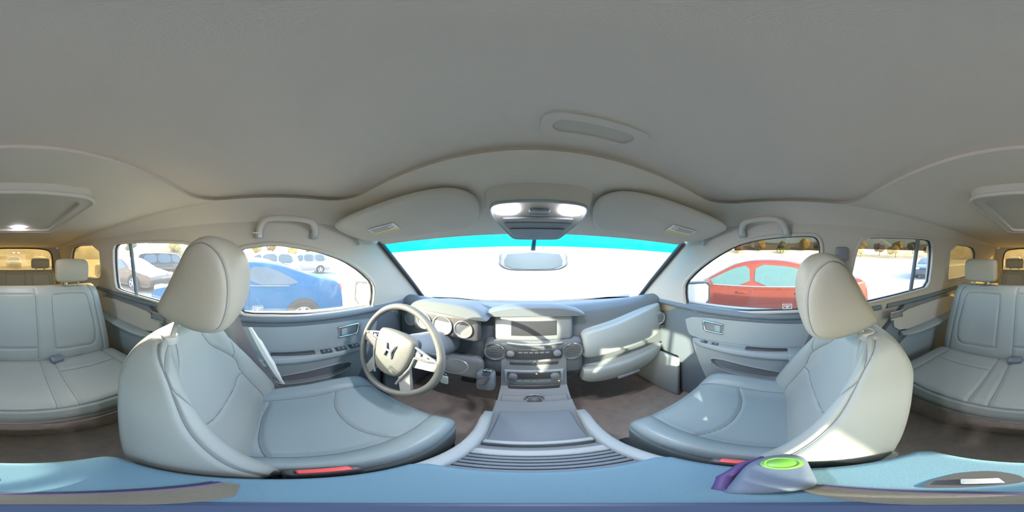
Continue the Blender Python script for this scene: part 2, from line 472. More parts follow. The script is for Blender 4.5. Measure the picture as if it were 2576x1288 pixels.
# rear end
RW = [(CX - .56, -.46), (CX + .56, -.46), (CX + .56, .02), (CX + .46, .115), (CX - .46, .115), (CX - .56, .02)]
rwr = [(p.x, p.y) for p in round_poly([Vector((a, b, 0)) for a, b in RW], 2)]
m = M(); m.prism([[(CX - .78, -1.1), (CX + .78, -1.1), (CX + .78, .16), (CX - .78, .16)], rwr[::-1]], lambda x, z: (x, REAR, z), lambda x, z: (x, REAR - .05, z))
put('wall_back', m, PILLAR, kind='structure', label='tailgate trim at the back of the car around the rear glass', cat='tailgate')
wt = thing('window_8', (CX, REAR - .03, -.46), 'rear window of the car above the third row seats, warm haze put into the glass colour', 'window', 'structure')
m = M(); m.prism([rwr], lambda x, z: (x, REAR - .03, z), lambda x, z: (x, REAR - .034, z)); put('glass_pane', m, GLSR, wt, smooth=False)
m = M(); m.tube([(p.x, REAR, p.y) for p in [Vector((a, b, 0)) for a, b in rwr]], .01, 6, True); put('rubber_seal', m, RUBBER, wt)
# floor, firewall
m = M(); m.box((CX, (1.15 + REAR) / 2, -1.07), (1.6, 1.15 - REAR, .04))
put('floor', m, CARPET, kind='structure', label='dark carpeted floor of the car between the seats', cat='floor')
m = M(); m.box((CX, 1.16, -.70), (1.6, .04, .76)); m.grid([[(CX + a * .8, 1.14, -.42), (CX + a * .8, 1.14, -.33)] for a in (-1, 1)])
put('wall_front', m, CARPET, kind='structure', label='dark firewall at the front of the two footwells', cat='firewall')

# ------------------------------------------------------------------ doors
def door(n, side, y0, y1, label, front):
    X = CX + side * .745
    d = thing('door_%d' % n, (X, (y0 + y1) / 2, -1.0), label, 'car door', 'structure')
    m = M(); q = [(y0, -1.02), (y1, -1.02), (y1, -.30), (y0, -.30)]
    m.prism([[(p.x, p.y) for p in round_poly([Vector((a, b, 0)) for a, b in q], 1)]], lambda y, z: (X, y, z), lambda y, z: (X + side * .03, y, z))
    put('door_panel', m, DARK if front else MID, d, sharp=50)
    m = M()
    zc = -.292
    m.tube([(X - side * (.004 + .006 * math.sin(math.pi * t)), y0 + (y1 - y0) * t, zc) for t in np.linspace(0, 1, 14)], .024, 12, flat=.75)
    put('window_sill', m, DARK, d)
    return d, X
def slab(pts, X0, X1, it=2):
    return M().prism([[(p.x, p.y) for p in round_poly([Vector((a, b, 0)) for a, b in pts], it)]], lambda y, z: (X0, y, z), lambda y, z: (X1, y, z))
def front_door(n, side, label):
    S = side; d, X = door(n, side, -.50, .86, label, True)
    c = lambda x: X - S * x
    # padded insert
    m = slab([(-.46, -.335), (.53, -.322), (.505, -.46), (.46, -.475), (-.46, -.47)], c(.022), c(-.005)); put('insert_panel', m, LIGHT, d, sharp=60)
    # lower trim below the insert with the map pocket
    lower = [(-.48, -.455), (.46, -.465), (.475, -.50), (.36, -.85), (.28, -.97), (-.48, -.97)]
    pocket = [(-.02, -.635), (.37, -.565), (.34, -.665), (.06, -.70), (.02, -.69)]
    pl = [(p.x, p.y) for p in round_poly([Vector((a, b, 0)) for a, b in pocket], 2)]
    m = M().prism([[(p.x, p.y) for p in round_poly([Vector((a, b, 0)) for a, b in lower], 2)], pl[::-1]], lambda y, z: (c(.03), y, z), lambda y, z: (c(-.004), y, z))
    m.tube([(c(.03), a, b) for a, b in pl], .006, 8, True)
    put('lower_trim', m, LIGHT, d, sharp=60)
    m = M().prism([pl], lambda y, z: (c(.004), y, z), lambda y, z: (c(.0), y, z)); put('map_pocket', m, VDARK if False else MID, d, label='shaded map pocket low in the door')
    # armrest
    secs = []
    for y, w, z, h in ((.47, .008, -.492, .02), (.42, .030, -.49, .026), (.30, .045, -.488, .03), (.12, .055, -.488, .032), (-.02, .062, -.486, .036), (-.2, .07, -.482, .042), (-.42, .07, -.482, .042), (-.48, .05, -.484, .03)):
        secs.append([(c(.02), y, z - h), (c(.02 + w * .7), y, z - h), (c(.02 + w), y, z - h * .5), (c(.02 + w), y, z), (c(.02 + w * .85), y, z + h * .35), (c(.02), y, z + h * .4)])
    m = M().loft(secs, 40, 36); put('armrest', m, LIGHT, d, sharp=60)
    secs = []
    for y, w, h in ((-.02, .064, .03), (-.03, .078, .045), (-.2, .08, .048), (-.42, .08, .048), (-.46, .06, .03)):
        secs.append([(c(.02), y, -.486 - h), (c(.02 + w), y, -.486 - h * .6), (c(.022 + w), y, -.48), (c(.018 + w * .9), y, -.466), (c(.02), y, -.463)])
    m = M().loft(secs, 24, 30); put('armrest_pad', m, LIGHT, d)
    m = M(); m.box((c(.042), .085, -.472), (.028, .19, .012), .005); put('pull_recess', m, VDARK, d, label='dark pull cup in the armrest top')
    # switches
    m = M()
    if S < 0:
        for yy in (.23, .30, .37): m.box((c(.045), yy, -.4745), (.034, .052, .008), .003)
    else:
        for yy in (.33, .39): m.box((c(.045), yy, -.4745), (.018, .034, .008), .003)
    sp = put('switch_panel', m, VDARK, d)
    m = M()
    for yy in ((.22, .24, .29, .31, .36, .38) if S < 0 else (.325, .395)): m.box((c(.045), yy, -.470), (.016, .012, .005), .002)
    put('window_switch', m, MID, sp)
    # inner handle: C-shaped bezel with a dark cup
    hy, hz = .355, -.385
    fr = [(hy - .062, hz + .027), (hy + .052, hz + .034), (hy + .042, hz - .024), (hy - .058, hz - .026)]
    frl = [(p.x, p.y) for p in round_poly([Vector((a, b, 0)) for a, b in fr], 2)]
    hh = M(); hh.prism([frl], lambda y, z: (c(.024), y, z), lambda y, z: (c(.0215), y, z)); hb = put('handle_cup', hh, MID, d)
    m = M(); m.tube([(c(.027), y, z) for y, z in ((hy - .06, hz + .027), (hy, hz + .031), (hy + .046, hz + .033), (hy + .052, hz + .022), (hy + .043, hz - .018), (hy + .032, hz - .026), (hy - .02, hz - .027), (hy - .058, hz - .027))], .0065, 10)
    put('door_handle', m, CHROME, hb, label='bright C-shaped handle bezel')
    m = M(); m.box((c(.028), hy - .03, hz), (.006, .03, .04), .003); put('lock_lever', m, LIGHT, hb)
    m = M(); m.lathe([(.075, 0), (.078, .006), (.07, .01), (.0, .011)], (c(.03), .30, -.85), (-S, 0, 0)); put('speaker_grille', m, MID, d)
    # curved line of the sill carpet guard
    m = M(); m.tube([(c(.035), -.34, -.60), (c(.036), -.24, -.70), (c(.036), -.14, -.765), (c(.036), 0, -.79), (c(.034), .12, -.785)], .007, 8); put('trim_bead', m, LIGHT, d)
front_door(1, -1, 'driver door trim beside the steering wheel with three window switches')
front_door(2, 1, 'passenger door trim with bright C-shaped handle and map pocket')
def rear_door(n, side, label):
    S = side; d, X = door(n, side, -1.32, -.54, label, False); c = lambda x: X - S * x
    m = slab([(-1.28, -.34), (-.58, -.34), (-.60, -.50), (-1.28, -.50)], c(.02), c(-.004)); put('insert_panel', m, PILLAR, d)
    m = slab([(-1.29, -.49), (-.58, -.50), (-.62, -.95), (-1.2, -.95)], c(.028), c(-.004)); put('lower_trim', m, LIGHT, d)
    secs = []
    for y, w, h in ((-.64, .02, .02), (-.72, .05, .03), (-.95, .06, .035), (-1.2, .05, .03), (-1.26, .02, .02)):
        secs.append([(c(.015), y, -.50 - h), (c(.02 + w), y, -.50 - h * .6), (c(.02 + w), y, -.50), (c(.015), y, -.49)])
    put('armrest', M().loft(secs, 24, 24), LIGHT, d)
    hy, hz = -.60, -.36
    m = M(); m.box((c(.024), hy, hz), (.006, .09, .045), .004); hb = put('handle_cup', m, MID, d)
    m = M(); m.tube([(c(.029), y, z) for y, z in ((hy - .045, hz + .023), (hy + .045, hz + .023), (hy + .045, hz - .023), (hy - .045, hz - .023))], .005, 8, True); put('door_handle', m, METALP, hb)
rear_door(3, -1, 'rear door trim behind the driver seat, in shade')
rear_door(4, 1, 'rear door trim behind the passenger seat, blurred in shade')

# ------------------------------------------------------------------ seats
def back_secs(xc, rows, flip=1):
    out = []
    for z, w, yb, yf, b in rows:
        md = (yf + yb) / 2
        h = [(.35, yf), (.6, yf + .15 * b), (.78, yf + .85 * b), (.92, yf + b), (1.0, yf + .55 * b), (1.02, md), (.95, yb + .015), (.6, yb)]
        loop = [(0, yf)] + h + [(0, yb)] + [(-a, y) for a, y in h[::-1]]
        out.append([(xc + a * w, y, z) for a, y in loop])
    return out
def seat(xc, oy, cy, label, side, hz=0, hoy=0):
    t = thing('front_seat', (xc, .1, -1.05), label, 'car seat', group=None)
    rows = [(-.74, .19, -.09, -.02, .0), (-.69, .225, -.11, .02, .03), (-.60, .238, -.135, 0, .055), (-.53, .232, -.155, -.03, .062), (-.45, .212, -.19, -.065, .062), (-.38, .192, -.22, -.098, .06),
            (-.31, .166, -.25, -.125, .045), (-.26, .15, -.247, -.14, .03), (-.22, .133, -.232, -.155, .014), (-.198, .105, -.215, -.165, .006), (-.188, .06, -.20, -.172, .0)]
    rows = [(z, w, yb + oy, yf + oy, b) for z, w, yb, yf, b in rows]
    seams = [[(1, 4.7), (3, 4.7), (5, 4.7), (7, 4.8), (9, 5.3)], [(1, 13.3), (3, 13.3), (5, 13.3), (7, 13.2), (9, 12.7)],
             [(1.5, 2.3), (4, 2.3), (5.2, 2.5), (6.5, 1.6), (7.6, 1.3), (9, 1.4)], [(1.5, 15.7), (4, 15.7), (5.2, 15.5), (6.5, 16.4), (7.6, 16.7), (9, 16.6)],
             [(5.2, 2.5), (6, 3.6), (6.6, 4.7)], [(5.2, 15.5), (6, 14.4), (6.6, 13.3)], [(7.2, 4.85), (7.9, 3.6), (8.6, 2.3), (9.2, 1.2)], [(7.2, 13.15), (7.9, 14.4), (8.6, 15.7), (9.2, 16.8)],
             [(4, 15.7), (3.7, 17), (3.7, 18), (3.7, 19), (4, 20.3)]]
    m = M().loft(back_secs(xc, rows), 150, 170, seams, .0045, .0055)
    bk = put('backrest', m, BACKL, t, sharp=180)
    # cushion
    rows = [(-.13, .195, -.72, -.84, 0), (-.10, .205, -.66, -.83, .03), (-.02, .212, -.645, -.84, .045), (.06, .22, -.64, -.84, .05), (.14, .222, -.63, -.84, .048), (.22, .22, -.615, -.84, .042), (.29, .215, -.607, -.83, .032),
            (.335, .205, -.612, -.81, .022), (.362, .185, -.635, -.79, .01), (.375, .15, -.67, -.76, 0), (.378, .10, -.69, -.74, 0)]
    secs = []
    for y, w, zt, zb, b in rows:
        md = (zt + zb) / 2
        h = [(.35, zt), (.6, zt + .12 * b), (.78, zt + .8 * b), (.93, zt + b * .95), (1.0, zt + .2 * b - .012), (1.0, md), (.96, zb + .02), (.6, zb)]
        loop = [(0, zt)] + h + [(0, zb)] + [(-a, q) for a, q in h[::-1]]
        secs.append([(xc + a * w, y + cy, q) for a, q in loop])
    seams = [[(1, 2.35), (3, 2.35), (5, 2.3), (7, 2.2), (8.2, 2.4)], [(1, 15.65), (3, 15.65), (5, 15.7), (7, 15.8), (8.2, 15.6)], [(8.2, 2.4), (7.7, 1), (7.6, 0), (7.7, -1), (8.2, -2.4)],
             [(4.9, 2.3), (4.5, 1), (4.4, 0), (4.5, -1), (4.9, -2.3)], [(2.2, 2.3), (2.0, 1), (1.95, 0), (2.0, -1), (2.2, -2.3)],
             [(0.6, 5), (3, 5), (6, 5), (8, 5), (9, 4)], [(0.6, 13), (3, 13), (6, 13), (8, 13), (9, 14)]]
    m = M().loft(secs, 140, 150, seams, .0045, .0055)
    cu = put('seat_cushion', m, LEATHER, t, sharp=180)
    m = M(); m.box((xc, .13 + cy, -.865), (.40, .42, .07), .02); put('seat_base', m, VDARK, t)
    for s in (-1, 1):
        m = M(); m.box((xc + s * .17, .12, -.98), (.035, .5, .16), .01); put('seat_rail', m, RUBBER, t)
    # headrest
    hy = oy + hoy
    prof = [(-.03, -.055), (-.036, -.012), (-.055, .022), (-.088, .042), (-.122, .03), (-.15, -.012), (-.178, -.062), (-.207, -.115), (-.196, -.137), (-.15, -.15), (-.098, -.158), (-.055, -.148), (-.036, -.11)]
    cyy, czz = -.11, -.065
    secs = []
    for x, s in ((-.122, .35), (-.119, .62), (-.112, .80), (-.095, .92), (-.065, .98), (0, 1.0), (.065, .98), (.095, .92), (.112, .80), (.119, .62), (.122, .35)):
        secs.append([(xc + x, hy + cyy + (a - cyy) * s, hz + czz + (b - czz) * s) for a, b in prof])
    seams = []
    for i in (2.35, 7.65): seams.append([(i, k) for k in range(-3, 4)])
    hs = M().loft(secs, 90, 120, [[(2.35, k) for k in np.arange(0, 13.5, 1)], [(7.65, k) for k in np.arange(0, 13.5, 1)]], .0035, .004)
    hr = put('headrest', hs, HLEATH, t, sharp=180)
    for s in (-1, 1):
        px_ = xc + s * .07
        m = M(); m.tube([(px_, oy - .165, -.21), (px_, hy - .160, -.13 + hz)], .0065, 12); put('headrest_post', m, BEIGE, hr)
        m = M(); m.lathe([(.021, -.012), (.022, .0), (.019, .007), (.010, .010)], (px_, oy - .168, -.198), (0, .05, 1)); put('post_collar', m, BEIGE, bk)
    return t
ds = seat(CX - .385, -.050, -.005, 'driver seat in light grey leather, behind the steering wheel', -1, 0, .020)
ps = seat(CX + .39, -.018, -.048, 'front passenger seat in light grey leather with a bright sun patch', 1, -.034, .02)

def belt(side, xo, label):
    S = side
    t = thing('seat_belt', (CX + S * .62, -.2, -.66), label, 'seat belt')
    a = PS(590 if S < 0 else 2085, 640, S)
    pts = [Vector((CX + S * .645, -.24, .0)), Vector((CX + S * .645, -.21, -.12)), Vector((CX + S * .635, -.155, -.25)), Vector((CX + S * .625, -.10, -.40)), Vector((CX + S * .615, -.03, -.55)), Vector((CX + S * .605, .02, -.66))]
    pts = [Vector(p) for p in cr(np.array([tuple(p) for p in pts]), 30, False)]
    G = []
    for i, p in enumerate(pts):
        q = pts[min(i + 1, 29)] - pts[max(i - 1, 0)]; w = Vector((0, -q.z, q.y)).normalized() * .024
        G.append([p - w, p, p + w])
    m = M().grid(G, (S * .0015, 0, 0)); put('webbing', m, BELT, t)
    m = M(); m.box((CX + S * .655, -.245, .01), (.02, .055, .06), .008); put('belt_guide', m, MID, t)
    return t
belt(-1, 0, 'dark grey seat belt running down the outer side of the driver seat')
belt(1, 0, 'dark grey seat belt behind the front passenger seat, by the pillar')
# added white strip in place of a sun patch by the driver's belt
m = M(); G = []
random.seed(4)
for i in range(15):
    f = i / 14; y = -.105 + .125 * f; z = -.29 - .32 * f; w = .016 * math.sin(math.pi * min(1, f * 1.05 + .04)) + .004 * random.random()
    G.append([(CX - .628, y + .012, z), (CX - .624, y + .02 + w * .5, z + .004), (CX - .630, y + .022 + w, z + .004 * random.random())])
m.grid(G, (-.003, 0, 0)); put('sun_patch_strip', m, SUNSTRIP, loc=(CX - .63, -.05, -.5), label='ragged white strip standing in for a sun patch beside the driver seat belt', cat='sun patch')

def buckle(x, y, label):
    t = thing('belt_buckle', (x, y, -.68), label, 'seat belt buckle')
    m = M(); m.box((x, y, -.615), (.022, .075, .12), .008); put('buckle_body', m, VDARK, t)
    m = M(); m.box((x, y, -.553), (.014, .052, .008), .003); put('release_button', m, RED, t)
buckle(-.137, .045, 'black belt buckle with red button between driver seat and console')
buckle(.168, .045, 'black belt buckle with red button between passenger seat and console')

# ------------------------------------------------------------------ centre console
cc = thing('center_console', (CX, .15, -1.05), 'light grey centre console with ribbed sliding cover between the seats', 'console')
x0, x1 = -.112, .148
secs = []
for y, zt, w in ((-.175, -.64, .9), (-.17, -.60, 1), (-.1, -.585, 1), (.1, -.585, 1), (.2, -.625, 1), (.35, -.685, 1), (.50, -.70, 1.02), (.56, -.70, 1.05)):
    xm = (x0 + x1) / 2; hw = (x1 - x0) / 2 * w - .004
    secs.append([(xm - hw, y, -1.05), (xm - hw, y, -.85), (xm - hw, y, zt - .01), (xm - hw * .9, y, zt), (xm, y, zt), (xm + hw * .9, y, zt), (xm + hw, y, zt - .01), (xm + hw, y, -.85), (xm + hw, y, -1.05), (xm, y, -1.05)])
put('console_body', M().loft(secs, 40, 60), MID, cc)
for s, xr, nm in ((-1, x0 + .014, 0), (1, x1 - .014, 1)):
    pts = [(xr, .085, -.552), (xr, .16, -.572), (xr, .25, -.60), (xr + s * .006, .34, -.625), (xr + s * .014, .41, -.645), (xr + s * .02, .47, -.68)]
    p2 = cr(np.array(pts), 24, False); m = M()
    G = [[(p[0] - .015, p[1], p[2] - .06), (p[0] - .015, p[1], p[2] - .006), (p[0] - .010, p[1], p[2]), (p[0] + .010, p[1], p[2]), (p[0] + .015, p[1], p[2] - .006), (p[0] + .015, p[1], p[2] - .06)] for p in p2]
    m.grid(G); put('side_rail', m, LIGHT, cc, sharp=60)
m = M()
xa, xb = x0 + .028, x1 - .028
ys = np.linspace(.10, .215, 9)
for i in range(8):
    z = -.582 - (ys[i] - .1) * .30
    m.box(((xa + xb) / 2, (ys[i] + ys[i + 1]) / 2, z), (xb - xa, (ys[i + 1] - ys[i]) * .82, .010), .004)
put('sliding_cover', m, DARK, cc, label='ribbed blue-grey sliding cover')
m = M(); m.box(((xa + xb) / 2, .228, -.613), (xb - xa, .026, .018), .006); m.box(((xa + xb) / 2, .285, -.638), (xb - xa, .016, .014), .005)
put('cover_grip', m, LIGHT, cc)
m = M(); m.box(((xa + xb) / 2, .38, -.677), (xb - xa, .19, .01), .004); put('tray', m, DARK, cc)

lid = thing('console_armrest_lid', (CX, -.02, -.58), 'pale blue-grey armrest lid of the centre console, just under the lens', 'armrest')
secs = []
lx0, lx1 = x0 + .002, x1 - .002
for z, g in ((-.584, -.004), (-.575, .0), (-.545, .001), (-.534, -.003), (-.5305, -.010), (-.53, -.02)):
    secs.append([(x, y, z) for x, y in rrect(lx0 - g, lx1 + g, -.166 - g, .135 + g, .022, 3, 4, 4)])
m = M().loft(secs, 20, 120); put('lid_pad', m, CONSOLE, lid, sharp=180)
m = M(); tear = [(.055, -.058), (.066, -.085), (.062, -.118), (.04, -.132), (.016, -.122), (.008, -.10), (.022, -.085), (.036, -.072)]
tl = [(p.x, p.y) for p in round_poly([Vector((a, b, 0)) for a, b in tear], 2)]
m.prism([tl], lambda x, y: (x, y, -.5285), lambda x, y: (x, y, -.533)); la = put('latch_recess', m, VDARK, lid, smooth=False, label='dark teardrop recess around the latch')
m = M(); m.box((.036, -.094, -.526), (.026, .017, .006), .002, Matrix.Rotation(.5, 3, 'Z')); put('release_latch', m, SILVER, la, label='pale silver latch button')

# strap and pouch lying on the lid
OLV = mat('olive_cloth', (.15, .145, .11), .8, bump=.4, bscale=300, var=.2, vscale=40)
PUR = mat('purple_edge', (.07, .04, .15), .6)
PGR = mat('purple_grey_fabric', (.10, .14, .20), .6, bump=.2, bscale=300, var=.15, vscale=30)
LIME = mat('lime_green', (.12, .32, .05), .4)
NAVY = mat('navy_rubber', (.04, .07, .14), .5)
st = thing('cloth_strap', (0, -.03, -.53), 'olive cloth strap with purple edge lying across the console lid', 'strap')
edge = [(-.092, -.030), (-.06, -.045), (-.03, -.054), (0, -.057), (.03, -.053), (.06, -.038), (.085, -.018)]
e2 = [tuple(p) for p in cr(np.array(edge), 24, False)]
inn = [(.085, -.004), (.05, -.012), (0, -.018), (-.05, -.012), (-.088, -.018)]
m = M(); m.prism([e2 + inn], lambda x, y: (x, y, -.5215), lambda x, y: (x, y, -.529)); put('band', m, OLV, st, sharp=60)
m = M(); m.tube([(x, y, -.524) for x, y in e2], .0035, 8); put('purple_piping', m, PUR, st)
bs = thing('round_stand_foot', (0, 0, -.53), 'small dark blue round foot on the console lid below the lens', 'stand foot')
m = M(); m.lathe([(.030, 0), (.031, .004), (.027, .007), (.0, .008)], (0, -.002, -.5295)); put('foot_disc', m, NAVY, bs)
m = M(); m.lathe([(.020, 0), (.0205, .002), (.0, .0025)], (0, -.002, -.5215)); put('foot_pad', m, NAVY, bs)
po = thing('small_pouch', (.12, 0, -.53), 'small purple and grey pouch with a lime green round end beside the passenger seat', 'pouch')
pl_ = [(.060, .024), (.058, .008), (.085, -.016), (.135, -.022), (.178, -.020), (.188, .0), (.180, .022), (.150, .036), (.105, .034)]
secs = []
for z, s in ((-.5285, .86), (-.524, .97), (-.516, 1.0), (-.508, .93), (-.504, .75), (-.503, .4)):
    secs.append([(.122 + (x - .122) * s, .005 + (y - .005) * s, z) for x, y in pl_])
put('pouch_body', M().loft(secs, 24, 60), PGR, po)
m = M(); m.tube([(.058, .010, -.515), (.068, .028, -.514), (.105, .040, -.514), (.150, .040, -.514), (.18, .025, -.514)], [.003, .005, .007, .006, .003], 10); put('purple_side', m, PUR, po)
m = M(); m.lathe([(.021, 0), (.021, .004), (.017, .006), (.015, .0045), (.011, .0065), (0, .007)], (.155, .003, -.505)); put('round_end', m, LIME, po, label='lime green ringed disc')

# ------------------------------------------------------------------ dashboard
dash = thing('dashboard', (CX, .8, -.75), 'grey dashboard across the car below the windshield', 'dashboard')
secs = []
for u in (-1, -.97, -.9, -.6, -.3, 0, .3, .6, .9, .97, 1):
    b = 1 - u * u; yo = .15 * b
    s = 1 if abs(u) < .98 else .97
    secs.append([(CX + u * .725, .94 + yo, -.325), (CX + u * .725, .86 + yo * .6, -.285), (CX + u * .725, .79 + .02 * b, -.252), (CX + u * .725, .74, -.262), (CX + u * .725, .715, -.30),
                 (CX + u * .725, .71, -.40), (CX + u * .725, .71, -.52), (CX + u * .725, .72, -.62), (CX + u * .725, .76, -.70), (CX + u * .725, .9, -.72), (CX + u * .725, .98 + yo, -.55)])
put('upper_shell', M().loft(secs, 60, 90), DASHM, dash)
# instrument hood
def hood(xc, hw, zt, y0, yn, name, mt, zb):
    secs = []
    for y, k, dz in ((yn, 1.0, 0), (yn + .015, 1.02, .006), (yn + .06, 1.02, .004), (y0, .95, -.03)):
        secs.append([(xc - hw * k, y, zb), (xc - hw * k, y, zb + .012 + dz * .3), (xc - hw * .85 * k, y, zt - .018 + dz), (xc - hw * .5 * k, y, zt + dz), (xc, y, zt + .004 + dz), (xc + hw * .5 * k, y, zt + dz), (xc + hw * .85 * k, y, zt - .018 + dz), (xc + hw * k, y, zb + .012 + dz * .3), (xc + hw * k, y, zb), (xc, y, zb + .01)])
    return put(name, M().loft(secs, 24, 60), mt, dash)
hood(CX - .385, .185, -.222, .84, .615, 'instrument_hood', DASHM, -.272)
hood(CX, .20, -.226, .84, .665, 'center_hood', DASHM, -.268)
m = M(); m.box((CX - .385, .645, -.325), (.34, .05, .13), .02); ic = put('instrument_cluster', m, VDARK, dash)
for dx in (-.10, 0, .10):
    m = M(); m.lathe([(.05 if dx == 0 else .042, 0), (.05 if dx == 0 else .042, .006), (.045 if dx == 0 else .037, .006), (.044 if dx == 0 else .036, .001), (0, .001)], (CX - .385 + dx, .619, -.325), (0, -1, .1)); put('gauge', m, METALP, ic)
# centre display and stack
m = M(); m.box((CX, .71, -.333), (.34, .06, .13), .02); ds_ = put('display_housing', m, MID, dash)
m = M(); m.box((CX, .6795, -.325), (.19, .005, .075), .001); put('display_screen', m, mat('dark_screen', (.05, .055, .06), .25), ds_)
stk = [(.700, -.395), (.672, -.405), (.668, -.50), (.662, -.60), (.655, -.675), (.62, -.70), (.57, -.735), (.56, -.80), (.75, -.80), (.75, -.40)]
m = M(); m.prism([stk], lambda y, z: (CX - .135, y, z), lambda y, z: (CX + .135, y, z)); put('center_stack', m, MID, dash, smooth=False)
m = M(); m.box((CX, .70, -.50), (.43, .06, .22), .03); put('stack_surround', m, DASHM, dash)
m = M(); m.tube([(CX - .11, .672, -.402), (CX - .05, .666, -.405), (CX + .05, .666, -.405), (CX + .12, .672, -.402)], .007, 10); put('trim_strip', m, METALP, dash, label='bright metallic strip above the radio')
def fx(z): return float(np.interp(-z, [.405, .50, .60, .675], [.672, .668, .662, .655]))
ra = M(); ra.box((CX, fx(-.46) - .002, -.46), (.23, .012, .062), .006); ra = put('radio_face', ra, VDARK, dash)
for dx in (-.095, .095):
    m = M(); m.lathe([(.016, 0), (.016, .010), (.013, .012), (0, .012)], (CX + dx, fx(-.45) - .008, -.452), (0, -1, 0)); put('radio_knob', m, MID, ra)
for k in range(6):
    m = M(); m.box((CX - .055 + k * .022, fx(-.45) - .009, -.447), (.017, .004, .008), .001); put('radio_button', m, MID, ra)
m = M(); m.box((CX, fx(-.52) - .001, -.515), (.20, .008, .016), .003); put('disc_slot', m, VDARK, dash)
m = M(); m.box((CX, fx(-.6) - .001, -.605), (.245, .010, .092), .012); cl = put('climate_panel', m, LIGHT, dash)
m = M(); m.box((CX, fx(-.6) - .008, -.592), (.215, .006, .046), .003)
put('climate_display', m, VDARK, cl)
for dx in (-.085, .085):
    m = M(); m.lathe([(.019, 0), (.019, .012), (.016, .014), (0, .014)], (CX + dx, fx(-.6) - .010, -.592), (0, -1, 0)); put('climate_knob', m, MID, cl)
for k in range(7):
    m = M(); m.box((CX - .09 + k * .03, fx(-.63) - .007, -.634), (.022, .005, .011), .002); put('climate_button', m, MID, cl)
for a_, b_, c_ in ((CX + .010, fx(-.6) - .012, -.575), (CX + .10, fx(-.63) - .011, -.633)):
    m = M(); m.box((a_, b_, c_), (.006, .002, .004)); put('indicator_light', m, ORANGE, cl)
m = M(); m.box((CX, .652, -.678), (.21, .02, .038), .008); put('storage_bin', m, VDARK, dash)
m = M(); m.box((CX, .585, -.722), (.245, .06, .012), .005, Matrix.Rotation(.6, 3, 'X')); lp = put('lower_switch_plate', m, MID, dash)
m = M(); m.tube([(CX + .036 * math.cos(a), .583 + .022 * math.sin(a), -.712 + .022 * math.sin(a)) for a in np.linspace(.1, math.pi - .1, 14)], .004, 8); put('chrome_arc', m, CHROME, lp)
m = M(); m.lathe([(.027, 0), (.027, .008), (.02, .012), (0, .012)], (CX, .583, -.722), (0, -.6, .8)); put('mode_dial', m, VDARK, lp)
for dx in (-.162, .162):
    c = (CX + dx, .668, -.455)
    m = M(); m.lathe([(.040, 0), (.044, .004), (.044, -.02), (.036, -.02)], c, (0, -1, 0)); v = put('air_vent', m, MID, dash)
    m = M(); m.tube([(c[0] + .045 * math.cos(a), c[1] - .004, c[2] + .045 * math.sin(a)) for a in np.linspace(0, 2 * math.pi, 40)[:-1]], .0028, 8, True, up=(0, 1, 0)); put('chrome_ring', m, CHROME, v)
    m = M()
    for k in range(-2, 3): m.box((c[0], c[1] - .005, c[2] + k * .013), (2 * math.sqrt(.036 ** 2 - (k * .013) ** 2), .004, .003))
    put('vent_blade', m, VDARK, v)
# passenger side: upper light panel, shelf, glove box
def dpanel(pts, y0, y1, mt, name, label=None):
    l = [(p.x, p.y) for p in round_poly([Vector((a, b, 0)) for a, b in pts], 2)]
    return put(name, M().prism([l], lambda x, z: (x, y0 + .03 * max(0, x - .6), z), lambda x, z: (x, y1, z)), mt, dash, sharp=60, label=label)
secs = []
for x, zt, zb, y in ((.232, -.40, -.50, .69), (.238, -.378, -.52, .677), (.27, -.365, -.53, .667), (.40, -.345, -.528, .664), (.55, -.318, -.525, .668), (.68, -.302, -.52, .682), (.725, -.306, -.50, .70), (.735, -.34, -.46, .715)):
    md = (zt + zb) / 2
    secs.append([(x, y + .03, zt + .003), (x, y + .008, zt), (x, y, zt - .018), (x, y - .008, md), (x, y + .004, zb + .02), (x, y + .03, zb), (x, y + .08, zb), (x, y + .08, zt)])
up = put('upper_panel', M().loft(secs, 60, 60), LIGHT, dash, label='pale upper dash panel on the passenger side')
m = M(); m.box((CX + .46, .735, -.56), (.50, .03, .085), .004); m.box((CX + .46, .715, -.598), (.50, .06, .008), .003); put('shelf', m, MID, dash, label='open shelf above the glove box')
for xx in (.36, .52):
    m = M(); m.box((xx, .712, -.593), (.004, .055, .004)); put('shelf_rib', m, LIGHT, dash)
secs = []
for x, zt, zb, y in ((.236, -.612, -.69, .69), (.242, -.598, -.71, .67), (.30, -.595, -.725, .655), (.45, -.592, -.73, .65), (.60, -.588, -.72, .66), (.70, -.583, -.69, .68), (.73, -.59, -.66, .70)):
    secs.append([(x, y + .03, zt), (x, y + .006, zt - .002), (x, y - .004, zt - .02), (x, y, (zt + zb) / 2), (x, y + .02, zb + .01), (x, y + .05, zb), (x, y + .12, zb), (x, y + .12, zt)])
gb = put('glove_box', M().loft(secs, 50, 50), LIGHT, dash, label='pale rounded glove box door')
m = M(); m.box((.46, .652, -.705), (.13, .012, .02), .005); put('glove_box_handle', m, MID, gb)
vc = P(1657, 800, Y=.685)
m = M(); m.lathe([(.034, .004), (.040, .010), (.043, .004), (.043, -.01), (.03, -.01)], (vc.x, vc.y - .002, vc.z), (-.1, -1, 0)); v = put('air_vent', m, LIGHT, up)
m = M(); m.lathe([(.034, 0), (0, .0)], (vc.x, vc.y - .004, vc.z), (-.1, -1, 0)); put('vent_cavity', m, VDARK, up)
m = M()
for k in range(-2, 3): m.box((vc.x, vc.y - .009, vc.z + k * .012), (2 * math.sqrt(.034 ** 2 - (k * .012) ** 2), .006, .005), .001, Matrix.Rotation(-.1, 3, 'Z'))
put('vent_blade', m, DARK, up)
m = M(); m.box((vc.x + .025, vc.y - .004, vc.z - .062), (.028, .008, .009), .002); put('vent_switch', m, DARK, up)
